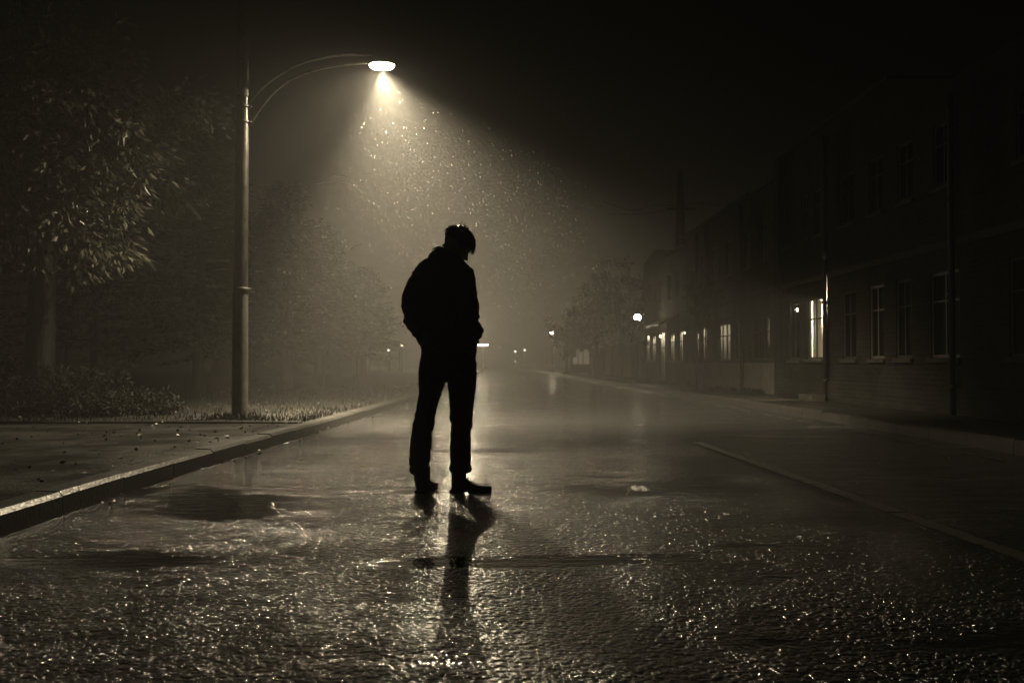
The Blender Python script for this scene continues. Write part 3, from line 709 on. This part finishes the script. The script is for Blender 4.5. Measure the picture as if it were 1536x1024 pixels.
def conifer(base, top, rad, label, nb=150, group=None, z0=.9, sp=.16, name='conifer_tree', dens=1.0):
    base = Vector(base); H = top - base.z; t = thing(name, label, 'tree', base, group)
    bm = bmesh.new(); tube(bm, [base - Vector((0, 0, .1)), base + Vector((0, 0, .3)), base + Vector((.05, 0, H * .5)), base + Vector((0, 0, H))], [.2, .15, .1, .015], 10)
    vs, fs = [], []
    for i in range(nb):
        u = (i + .5) / nb; z = base.z + z0 + (H - z0) * u ** .9; a = random.uniform(0, 2 * math.pi)
        ln = rad * (1 - u) ** .72 * random.uniform(.65, 1.12) + .15
        dr = Vector((math.cos(a), math.sin(a), 0)); lift = .35 * (1 - u)
        pts = [Vector((base.x, base.y, z)) + dr * ln * s + Vector((0, 0, ln * (.18 * s - lift * s * s * 1.1 + .1 * s ** 4))) for s in (0, .25, .5, .75, 1)]
        tube(bm, pts, [.03, .024, .018, .011, .004], 5)
        side = Vector((-dr.y, dr.x, 0)); m = int((10 + 34 * ln) * dens)
        for k in range(m):
            s = random.uniform(.12, 1.02); j = min(int(s * 4), 3); q = pts[j].lerp(pts[j + 1], s * 4 - j)
            w = (1.05 - s) * .42 * min(ln, 1.6); sg = random.choice((-1, 1)); q = q + side * sg * random.uniform(0, w)
            d = dr * .9 + side * sg * random.uniform(.2, 1.0) + Vector((0, 0, random.uniform(-.75, .2)))
            leaves(vs, fs, q, d, sp * random.uniform(.7, 1.7), sp * random.uniform(.22, .42))
    part('trunk', bm, M['bark'], t, True); pyd('crown', vs, fs, M['needle'], t); return t

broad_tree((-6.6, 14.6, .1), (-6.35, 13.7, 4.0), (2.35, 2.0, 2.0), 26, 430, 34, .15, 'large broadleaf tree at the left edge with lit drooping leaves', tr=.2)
LG = 'trees behind the left verge'
conifer(P(150, 590, 21).to_tuple(), 7.2, 3.2, 'tall dark spreading tree behind the broadleaf tree at far left', 150, LG)
conifer(P(300, 585, 24), 6.6, 2.6, 'dark spreading tree just left of the lamp pole', 150, LG)
conifer(P(432, 578, 25), 5.4, 1.75, 'spreading tree right beside the lamp pole, against the lit haze', 190, LG)
conifer(P(478, 572, 33), 5.5, 2.3, 'drooping hazy tree behind the thin bare post', 190, LG)
conifer(P(545, 567, 44), 5.1, 2.0, 'palest hazy drooping tree nearest to the man', 170, LG, z0=1.3)
conifer(P(380, 572, 40), 6.5, 3.2, 'broad hazy tree farthest back behind the lamp pole', 150, LG)
RG = 'trees beyond the brick row'
broad_tree(P(938, 566, 50), P(930, 452, 50), (1.9, 1.8, 2.25), 16, 200, 26, .2, 'tallest dark round tree at the end of the brick row', leafm='dark_leaf', group=RG)
broad_tree(P(893, 562, 61), P(890, 478, 60), (1.9, 1.8, 2.0), 16, 170, 24, .24, 'middle round tree behind the far globe lamp', leafm='dark_leaf', group=RG)
broad_tree(P(850, 560, 72), P(852, 498, 72), (1.5, 1.5, 1.6), 14, 130, 24, .26, 'smallest haziest round tree over the lit kiosk', leafm='dark_leaf', group=RG)
broad_tree((6.0, 29.0, .12), (6.1, 28.8, 2.95), (.5, 1.3, .42), 12, 46, 18, .13, 'slim young tree on the right pavement before the middle building', name='young_tree', leafm='dark_leaf', tr=.05, clump=.22)
# bare branches showing above the tree by the pole
def bare_tree(base, top, label):
    t = thing('bare_tree', label, 'tree', base); bm = bmesh.new(); base = Vector(base)
    def grow(p, d, ln, r, dep):
        q = p + d * ln; m = p.lerp(q, .5) + rnd_unit() * ln * .08
        tube(bm, [p, m, q], [r, r * .85, r * .65], 6, True)
        if dep == 0: return
        for k in range(random.choice((2, 3))):
            nd = (d + rnd_unit() * .75); nd.z = abs(nd.z) * .7 + .1; grow(q, nd.normalized(), ln * random.uniform(.6, .85), r * .6, dep - 1)
    grow(base - Vector((0, 0, .1)), Vector((.03, 0, 1)).normalized(), (top - base.z) * .42, .1, 5)
    part('trunk', bm, M['bark'], t, True)
bare_tree(P(486, 574, 30), 6.0, 'bare branched tree rising above the hazy left trees')

def shrub(c, r, n, ls, label, group='shrubs on the left verge'):
    c = Vector(c); t = thing('shrub', label, 'shrub', (c.x, c.y, .1), group)
    bm = bmesh.new(); vs, fs = [], []
    for i in range(n):
        dr = rnd_unit(); dr.z = abs(dr.z); e = c + Vector((dr.x * r[0], dr.y * r[1], dr.z * r[2])) * (1 + .3 * noise.noise(dr * 3 + c)) * random.uniform(.7, 1.1)
        b0 = c + Vector((dr.x * r[0] * .35, dr.y * r[1] * .35, -.03)); m = b0.lerp(e, .55) + Vector((0, 0, .1))
        tube(bm, [b0, m, e], [.009, .007, .003], 4)
        for k in range(16):
            s = random.uniform(.15, 1); q = b0.lerp(m, s * 2) if s < .5 else m.lerp(e, s * 2 - 1)
            leaves(vs, fs, q + rnd_unit() * .05, (e - b0).normalized() * .6 + rnd_unit() + Vector((0, 0, -.25)), ls * random.uniform(.6, 1.4), ls * random.uniform(.3, .5))
    part('stems', bm, M['bark'], t); pyd('foliage', vs, fs, M['dark_leaf'], t)
shrub((-7.1, 14.6, .12), (1.2, .9, .95), 230, .1, 'largest leafy shrub at the far left behind the edging kerb')
shrub((-5.95, 14.3, .12), (1.0, .8, .72), 210, .09, 'middle leafy shrub sloping down toward the lamp pole')
shrub((-5.0, 13.9, .12), (.75, .6, .38), 150, .08, 'lowest leafy shrub, nearest to the lamp pole')
shrub((-8.7, 14.8, .12), (1.1, .9, .8), 150, .1, 'shrub cut by the left edge of the picture')

def grass_patch(n, xf, yr, hmin, hmax, z, name='grass'):
    vs, fs = [], []
    for i in range(n):
        y = yr[0] + (yr[1] - yr[0]) * random.random() ** 1.5; x = xf(y)
        if noise.noise(Vector((x * 1.1, y * 1.1, 9))) < random.uniform(-.5, .25): continue
        h = random.uniform(hmin, hmax); a = random.uniform(0, 6.28); d = Vector((math.cos(a), math.sin(a), 0)); s = Vector((-d.y, d.x, 0)) * h * .06
        p = Vector((x, y, z)); k = len(vs); b = random.uniform(.2, .8)
        vs += [p - s, p + s, p + d * h * b * .35 + Vector((0, 0, h * .6)) + s * .7, p + d * h * b * .35 + Vector((0, 0, h * .6)) - s * .7, p + d * h * b + Vector((0, 0, h * (1 - b * .4)))]
        fs += [(k, k + 1, k + 2, k + 3), (k + 3, k + 2, k + 4)]
    return struct(pyd(name, vs, fs, M['grass']), 'stuff')
grass_patch(15000, lambda y: kl(y) - .22 - 9 * random.random() ** 1.8, (12.4, 34), .04, .15, .09, 'verge_grass')
grass_patch(500, lambda y: PB.x + random.gauss(0, .2), (12.9, 13.4), .06, .18, .1, 'pole_grass')
grass_patch(3500, lambda y: FX - .12 - abs(random.gauss(0, .16)), (23, 65), .05, .2, .11, 'wall_foot_grass')
vs, fs = [], []
for i in range(420):
    k = random.random()
    if k < .35: y = random.uniform(6, 12.1); x = kl(y) - .2 - 4 * random.random() ** 1.5; z = .131
    elif k < .7: y = random.uniform(12.4, 20); x = kl(y) - .2 - 5.5 * random.random(); z = .15
    elif k < .88: y = random.uniform(6, 26); x = kl(y) + abs(random.gauss(0, .1)) + .02; z = .008
    else: y = random.uniform(9, 30); x = random.uniform(5.1, 6.5); z = .131
    a = random.uniform(0, 6.28); leaves(vs, fs, Vector((x, y, z + random.uniform(0, .02))), Vector((math.cos(a), math.sin(a), random.uniform(-.1, .25))), random.uniform(.03, .06), random.uniform(.018, .034), fold=.15)
struct(pyd('fallen_leaves', vs, fs, M['litter']), 'stuff')

# rain drops in the air
vs, fs = [], []
for i in range(20000):
    y = random.uniform(4.5, 22); hw = y * .55
    p = Vector((random.uniform(-hw, hw), y, random.uniform(.2, 5.2)))
    if i > 7000:
        y = max(5, random.gauss(13.5, 3.2)); p = Vector((random.gauss(-1.0, 2.8), y, random.uniform(.2, 5.2)))
    d = Vector((.12 + random.uniform(-.05, .05), 0, -1)).normalized(); ln = random.uniform(.01, .04); r = random.uniform(.0005, .0011)
    k = len(vs); s = Vector((1, 0, 0)); u = Vector((0, 1, 0))
    vs += [p - d * ln * .5, p + s * r, p + u * r, p - s * r, p - u * r, p + d * ln * .35]
    for a in range(4): fs += [(k, k + 1 + a, k + 1 + (a + 1) % 4), (k + 5, k + 1 + (a + 1) % 4, k + 1 + a)]
struct(pyd('rain', vs, fs, M['water']), 'stuff')

# ------------------------------------------------------------------ the man
MY, S = 6.58, 226.9
OX = (675 - VX) / F * MY
def lx(px): return OX + (px - 675) / S
def lz(py): return .006 + (738 - py) / S
def ring(l, r, py, cy=0.0, ry=.1): return ((lx(l) + lx(r)) / 2, MY + cy, lz(py), (r - l) / 2 / S, ry)
man = thing('person', 'man in dark jacket and jeans standing in the wet road, head bowed, hands in pockets', 'person', (OX, MY, 0))
# head frame: +X the way the face points
HC = Vector((lx(687), MY + .01, lz(368)))
HR = (Matrix.Rotation(R(12), 3, 'Z') @ Matrix.Rotation(R(36), 3, 'Y'))
def hp(x, y, z): return HC + HR @ Vector((x, y, z))
bm = bmesh.new()
ball(bm, hp(-.012, 0, .018), (.096, .074, .086), HR, 28, 20)            # cranium
ball(bm, hp(.03, 0, -.045), (.058, .056, .07), HR, 24, 18)             # face
ball(bm, hp(.048, 0, -.088), (.034, .034, .026), HR)                   # chin
ball(bm, hp(.02, 0, -.07), (.052, .052, .036), HR)                     # jaw
ball(bm, hp(.074, 0, .008), (.018, .05, .013), HR)                     # brow
bmesh.ops.create_cone(bm, cap_ends=True, segments=14, radius1=.018, radius2=.007, depth=.052, matrix=Matrix.Translation(hp(.09, 0, -.028)) @ (HR @ Matrix.Rotation(R(-22), 3, 'Y')).to_4x4())   # nose bridge
ball(bm, hp(.1, 0, -.046), (.013, .014, .011), HR)                     # nose tip
for s in (-1, 1):
    ball(bm, hp(.092, s * .011, -.048), (.01, .008, .008), HR, 12, 8)  # nostril wings
    ball(bm, hp(.052, s * .036, -.024), (.026, .022, .018), HR)        # cheek bone
    ball(bm, hp(-.006, s * .076, -.022), (.018, .009, .031), HR @ Matrix.Rotation(R(s * 18), 3, 'Z'))   # ear
    ball(bm, hp(.066, s * .03, -.006), (.014, .015, .012), HR)         # eye ball under the lids
tube(bm, [Vector((lx(676.5), MY, lz(392))), Vector((lx(678.5), MY + .004, lz(376))), Vector((lx(681), MY + .008, lz(364)))], [.066, .064, .062], 18)
ball(bm, hp(.08, 0, -.067), (.012, .023, .007), HR)                    # upper lip
ball(bm, hp(.078, 0, -.077), (.012, .02, .007), HR)                    # lower lip
nb, nt_ = Vector((lx(669), MY - .005, lz(402))), hp(-.03, 0, -.055)
tube(bm, [nb - Vector((.02, 0, .06)), nb, nb.lerp(nt_, .5), nt_, hp(-.02, 0, 0)], [.085, .068, .06, .056, .05], 18)
loft(bm, [ring(640, 700, 530, .0, .085), ring(634, 700, 490, 0, .09), ring(634, 698, 450, 0, .1), ring(630, 698, 420, 0, .1), ring(636, 694, 403, 0, .085), ring(655, 688, 392, 0, .06)])
def limb(pts, rad): tube(bm, pts, rad, 14)
sL = [Vector((lx(a), MY + y, lz(b))) for a, b, y in ((630, 410, 0), (622, 440, -.02), (619, 474, -.05), (630, 500, .02), (640, 524, .085))]
sR = [Vector((lx(a), MY + y, lz(b))) for a, b, y in ((695, 410, 0), (701, 440, -.02), (706, 478, -.04), (711, 502, .02), (709, 524, .075))]
for q in (sL, sR): limb(q, [.052, .045, .04, .036, .027])
def hand(w, d, palm_side):
    """palm, four bent fingers and a thumb sliding down into the pocket"""
    d = d.normalized(); side = palm_side.normalized(); nrm = d.cross(side)
    tube(bm, [w - d * .03, w, w + d * .045, w + d * .085], [.024, .028, .033, .03], 10)
    for k, (o, ln) in enumerate(((-.027, .068), (-.009, .078), (.009, .073), (.026, .056))):
        a = w + d * .08 + side * o; tube(bm, [a, a + d * ln * .45 + nrm * .004, a + d * ln * .75 + nrm * .014, a + d * ln + nrm * .028], [.0095, .009, .0085, .007], 8)
    a = w + d * .02 - side * .026; tube(bm, [a, a - side * .026 + d * .022, a - side * .03 + d * .05 + nrm * .01], [.013, .0115, .009], 8)
hand(sL[-1], Vector((.25, .12, -1)), Vector((.25, 1, .1)))
hand(sR[-1], Vector((-.2, .12, -1)), Vector((.2, 1, .1)))
loft(bm, [ring(632, 712, 575, 0, .07), ring(634, 710, 552, 0, .09), ring(638, 706, 525, 0, .085)])
legL = [(651, 560), (646, 590), (638, 628), (632, 660), (629, 700), (630, 722)]
legR = [(693, 560), (693, 598), (692.5, 630), (691, 660), (690.5, 700), (689, 722)]
for q in (legL, legR): limb([Vector((lx(a), MY + (.0 if i < 2 else -.01), lz(b))) for i, (a, b) in enumerate(q)], [.078, .068, .048, .048, .036, .036])
bm2 = remesh(bm, .0052, 5, .5)
body = finish('body', bm2, M['skin'], man, True)
# eyes: sockets pressed in a little
me = body.data; off = wloc(man)
for v in me.vertices:
    p = HR.inverted() @ (v.co + off - HC)
    for s in (-1, 1):
        q = (p - Vector((.076, s * .03, -.009))).length
        if q < .03: v.co -= HR @ Vector((1, 0, 0)) * .007 * math.exp(-(q / .013) ** 2)
# hair: a cap grown out of locks
def scalp(th, ph):
    d = Vector((math.cos(ph) * math.cos(th), math.cos(ph) * math.sin(th), math.sin(ph)))
    return Vector((-.014 + .103 * d.x, .081 * d.y, .022 + .094 * d.z)), d
bm = bmesh.new(); bmesh.ops.create_uvsphere(bm, u_segments=40, v_segments=28, radius=1)
for f in list(bm.verts):
    d = f.co.normalized(); lim = -.42 if d.x < -.2 else (-.1 if d.x < .35 else .12)
    if d.z < lim * (.75 if d.x < -.2 else 1): bm.verts.remove(f)
for v in bm.verts:
    d = v.co.normalized(); k = 1 + .05 * noise.noise(d * 6); v.co = hp(-.014 + .102 * d.x * k, .08 * d.y * k, .022 + .093 * d.z * k)
crown = Vector((-.05, .0, .11))
rh = random.Random(5)
for i in range(2000):
    th = rh.uniform(-math.pi, math.pi); ph = math.asin(rh.uniform(-.32, 1))
    front = math.cos(th)
    if front > .45 and ph < .35: continue
    if ph < -.05 and front > -.1: continue
    if front < 0 and ph < .25: continue
    p, d = scalp(th, ph)
    flow = (p - crown); flow -= d * flow.dot(d); flow = flow.normalized() if flow.length > .01 else Vector((1, 0, 0))
    if front > .3: flow = (flow + Vector((.4, rh.uniform(-.25, .25), -.2))).normalized()
    flow = (flow + Vector((rh.uniform(-.16, .16), rh.uniform(-.16, .16), rh.uniform(-.15, .1)))).normalized()
    lift = rh.uniform(.006, .016) if rh.random() < .15 else .002
    ln = rh.uniform(.03, .045) + (.018 if front > .4 else 0) - (.018 if front < -.1 and ph < .9 else 0)
    pts = []
    for s in (0, .35, .7, 1):
        q = p + flow * ln * s + d * (.002 + lift * math.sin(s * 2.2)) + Vector((0, 0, -.012 * s * s))
        c_ = Vector((-.014, 0, .022)); e = q - c_; m_ = math.sqrt((e.x / .104) ** 2 + (e.y / .082) ** 2 + (e.z / .095) ** 2)
        if m_ < 1: q = c_ + e / m_
        pts.append(hp(*q))
    w = rh.uniform(.0012, .0026); tube(bm, pts, [w, w * 1.1, w * .7, .0006], 4, False)
for i in range(36):                                                # stray wisps on top, caught by the lamp
    p, d = scalp(rh.uniform(1.6, 4.6), rh.uniform(.75, 1.45)); up = HR.inverted() @ Vector((rh.uniform(-1, .3), rh.uniform(-.3, .3), rh.uniform(-.05, .22)))
    q = p + d * .004; a = up.normalized(); ln = rh.uniform(.015, .05)
    tube(bm, [hp(*q), hp(*(q + a * ln * .5 + d * .008)), hp(*(q + a * ln))], [.0032, .0024, .0006], 5, False)
part('hair', bm, M['hair'], man, True)

# clothes
def inflate(me, d):
    me.update(); nn = [v.normal.copy() for v in me.vertices]
    for v, n_ in zip(me.vertices, nn): v.co += n_ * d
def wrinkle(me, amp, sx, sz, zone=None, seed=0.0):
    off = wloc(man)
    me.update(); nn = [v.normal.copy() for v in me.vertices]
    for v, n_ in zip(me.vertices, nn):
        c_ = v.co + off if False else v.co
        k = zone(c_) if zone else 1
        a = noise.noise(Vector((c_.x * sx + seed, c_.y * sx, c_.z * sz + c_.x * sx * .9))) + .5 * noise.noise(Vector((c_.x * sx * 2.3, c_.y * sx * 2.3 + seed, c_.z * sz * 2.1 - c_.x * 9)))
        v.co += n_ * amp * k * a
bm = bmesh.new()
loft(bm, [ring(633, 713, 531, 0, .122), ring(631.5, 713, 526, 0, .128), ring(633, 710, 514, 0, .128), ring(630, 708, 490, 0, .125), ring(626, 706, 462, -.005, .128), ring(622, 706, 434, -.01, .13), ring(620, 708, 413, -.01, .122), ring(622, 705, 405, -.008, .114), ring(627, 700, 397.5, -.005, .1), ring(637, 695, 391, 0, .088), ring(643, 692, 384, .0, .075)], 28)
def sleeve(rs):
    tube(bm, [Vector((lx(c_), MY + y, lz(py))) for c_, py, r, y in rs], [r / S for c_, py, r, y in rs], 18)
sleeve([(640, 409, 8, -.005), (635, 414, 12.5, -.008), (630, 423, 15, -.01), (622.3, 434, 15.4, -.018), (618, 450, 15.5, -.03), (617.3, 468, 15, -.045), (622, 484, 13.8, -.035), (629, 498, 13, .0), (635, 510, 12, .045), (640, 518, 10.5, .07)])
sleeve([(693, 405, 9, -.005), (697, 410, 13, -.008), (699, 420, 14.2, -.01), (700.5, 435, 14.4, -.018), (702, 452, 14.3, -.03), (705, 470, 14, -.04), (707, 486, 12.8, -.03), (709.5, 498, 12, 0), (711, 507, 11.2, .035), (711, 515, 9.5, .06)])
# rolled hood / collar round the neck
hc_ = Vector((lx(670), MY + .005, lz(385))); tl = Matrix.Rotation(R(24), 3, 'Y')
pts = [hc_ + tl @ Vector((.068 * math.cos(a), .075 * math.sin(a), 0)) for a in [2 * math.pi * k / 24 for k in range(25)]]
tube(bm, pts, [.027 + .012 * max(0, -math.cos(2 * math.pi * k / 24)) + .008 * max(0, -math.sin(2 * math.pi * k / 24)) for k in range(25)], 12)
ball(bm, (lx(654), MY - .045, lz(388)), (.05, .06, .05)); ball(bm, (lx(664), MY - .085, lz(398)), (.065, .045, .055))
jm = remesh(bm, .008, 4, .5)
def jz(c_):
    armish = 1.0 + 1.5 * max(0, min(1, (lz(450) - c_.z) / .15)); return armish
inflate(jm, .0015)
wrinkle(jm, .008, 9, 17, jz)
jacket = finish('jacket', jm, M['jacket'], man, True)
bm = bmesh.new(); sp_ = [(661, 402), (661.5, 430), (664, 465), (668, 495), (672, 527)]      # back seam
tube(bm, [Vector((lx(a), MY - .128 - .004, lz(b))) if 0 < i < 4 else Vector((lx(a), MY - .12, lz(b))) for i, (a, b) in enumerate(sp_)], .004, 8)
part('back_seam', bm, M['jacket'], jacket, True)
bm = bmesh.new()
bl = [(635, 709, 522, .112), (632.5, 712, 537, .12), (629.5, 714, 550, .122), (629, 714, 562, .112), (632, 711, 571, .08)]
loft(bm, [ring(l, r, y, 0, ry) for l, r, y, ry in bl], 28)
loft(bm, [ring(l, r, y, 0, ry) for l, r, y, ry in ((629.5, 672, 555, .1), (629, 670, 568, .098), (629.5, 662, 589, .09), (626.5, 654.5, 612, .078), (622, 651.5, 631, .07), (620, 648, 645, .068), (617, 646.5, 665, .066), (614.8, 644.5, 688, .062), (616.5, 642, 699, .06))], 22)
loft(bm, [ring(l, r, y, -.01, ry) for l, r, y, ry in ((671, 714, 555, .1), (672, 714, 571, .098), (675, 711, 598, .088), (676.5, 708, 620, .076), (677.8, 708.5, 636, .07), (677, 706, 652, .067), (676, 705, 678, .063), (676.5, 705, 699, .06))], 22)
for l, r, y0_, cy in ((615, 644, 704, 0), (675.5, 707, 703, -.01)):                          # bunched hems
    loft(bm, [ring(l + 3, r - 3, y0_ - 6, cy, .058), ring(l, r, y0_ - 1, cy, .064), ring(l + .5, r - .5, y0_ + 2, cy, .064), ring(l + 3, r - 3, y0_ + 5, cy, .055)], 20)
dm = remesh(bm, .0075, 4, .5)
def dz(c_):
    z = c_.z; return .6 + 1.6 * math.exp(-((z - lz(640)) / .09) ** 2) + 1.6 * math.exp(-((z - lz(697)) / .06) ** 2)
inflate(dm, .0065)
wrinkle(dm, .005, 10, 24, dz, 4)
finish('jeans', dm, M['denim'], man, True)
def boot(heel, ang, ln, label=None):
    """boot frame: +X to the toe"""
    Rz = Matrix.Rotation(ang, 3, 'Z'); T = lambda x, y, z: heel + Rz @ Vector((x * ln, y, z))
    bm = bmesh.new(); n = 18
    prof = [(.02, .03, .05, .034), (.08, .033, .058, .12), (.2, .036, .058, .135), (.34, .038, .05, .105), (.5, .042, .045, .075), (.66, .046, .04, .062), (.82, .044, .036, .056), (.94, .034, .033, .05), (1.0, .016, .03, .038)]
    rings = []
    for x, wy, zc, ztop in prof:
        h = ztop - .018; rings.append([bm.verts.new(T(x, wy * math.copysign(abs(math.cos(a)) ** .75, math.cos(a)), .018 + h * (.5 + .5 * math.copysign(abs(math.sin(a)) ** .8, math.sin(a))))) for a in [2 * math.pi * k / n for k in range(n)]])
    for a, b in zip(rings, rings[1:]):
        for k in range(n): bm.faces.new((a[k], a[(k + 1) % n], b[(k + 1) % n], b[k]))
    bm.faces.new(rings[0][::-1]); bm.faces.new(rings[-1]); bmesh.ops.recalc_face_normals(bm, faces=bm.faces)
    c_ = [T(.2, 0, z) for z in (.05, .1, .135, .175)]
    tube(bm, c_, [.048, .05, .05, .052], 16)
    bmm = remesh(bm, .006, 3, .5)
    b = finish('boot', bmm, M['leather'], man, True)
    bm = bmesh.new()
    for x0, x1, z0, z1 in ((-.01, .34, 0, .026), (.34, .44, .01, .028), (.44, .99, 0, .024)):
        q = []
        for z in (z0, z1):
            for x, w in ((x0, .036 if x0 < .1 else .039), (x1, .038 if x1 < .9 else .026)):
                q += [bm.verts.new(T(x, -w, z)), bm.verts.new(T(x, w, z))]
        for f in ((0, 1, 3, 2), (4, 6, 7, 5), (0, 4, 5, 1), (2, 3, 7, 6), (0, 2, 6, 4), (1, 5, 7, 3)): bm.faces.new([q[i] for i in f])
    bmesh.ops.bevel(bm, geom=bm.edges[:], offset=.003, segments=2, affect='EDGES')
    part('sole', bm, M['rubber'], b)
    bm = bmesh.new()
    for k in range(5):
        x = .3 + .06 * k; z = .125 - .0135 * k; tube(bm, [T(x, -.026, z - .008), T(x, 0, z + .006), T(x, .026, z - .008)], .0028, 6)
    part('laces', bm, M['rubber'], b, True)
boot(Vector((lx(676.5), MY - .012, 0.001)), R(-6), .272)
boot(Vector((lx(631), MY - .07, 0.001)), R(72), .27)

# ------------------------------------------------------------------ haze
bm = bmesh.new(); bx(bm, (-435, -35, -1.5), (435, 445, 17.5))
m, nt, out = nodes_of('night_mist')
pv = N(nt, 'ShaderNodeVolumePrincipled', Density=0.0038, Anisotropy=0.05); pv.inputs['Color'].default_value = (.95, .94, .92, 1)
nt.links.new(pv.outputs[0], out.inputs['Volume'])
struct(part('haze', bm, m), 'stuff')

# ------------------------------------------------------------------ world, camera, render settings
w = bpy.data.worlds.new('World'); sc.world = w; w.use_nodes = True; nt = w.node_tree; nt.nodes.clear()
out = nt.nodes.new('ShaderNodeOutputWorld'); bg = nt.nodes.new('ShaderNodeBackground'); sky = nt.nodes.new('ShaderNodeTexSky')
sky.sky_type = 'NISHITA'; sky.sun_disc = False; sky.sun_elevation = R(-6); sky.sun_rotation = R(180)
bw = nt.nodes.new('ShaderNodeRGBToBW'); mx = nt.nodes.new('ShaderNodeMix'); mx.data_type = 'RGBA'; mx.blend_type = 'MULTIPLY'; mx.inputs['Factor'].default_value = 1
mx.inputs[7].default_value = (1, .88, .66, 1)
nt.links.new(sky.outputs[0], bw.inputs[0]); nt.links.new(bw.outputs[0], mx.inputs[6]); nt.links.new(mx.outputs[2], bg.inputs[0]); nt.links.new(bg.outputs[0], out.inputs[0])
bg.inputs[1].default_value = 0.002

cam = bpy.data.cameras.new('camera'); co = bpy.data.objects.new('camera', cam); col.objects.link(co); sc.camera = co
cam.lens = 35; cam.sensor_width = 36; cam.clip_start = .05; cam.clip_end = 2000
co.location = (0, 0, CH); co.rotation_euler = (R(90) + math.atan(33 / F), 0, -math.atan(28 / F))
cam.dof.use_dof = True; cam.dof.focus_distance = 6.6; cam.dof.aperture_fstop = 4.0

sc.view_settings.view_transform = 'Standard'; sc.view_settings.look = 'None'; sc.view_settings.exposure = -1.9; sc.view_settings.gamma = 1
cy = sc.cycles
cy.max_bounces = 6; cy.diffuse_bounces = 2; cy.glossy_bounces = 3; cy.transmission_bounces = 2; cy.transparent_max_bounces = 8; cy.volume_bounces = 0
cy.sample_clamp_indirect = 3.0; cy.sample_clamp_direct = 0.0; cy.caustics_reflective = False; cy.caustics_refractive = False
cy.use_denoising = True; cy.use_adaptive_sampling = False; cy.blur_glossy = .5
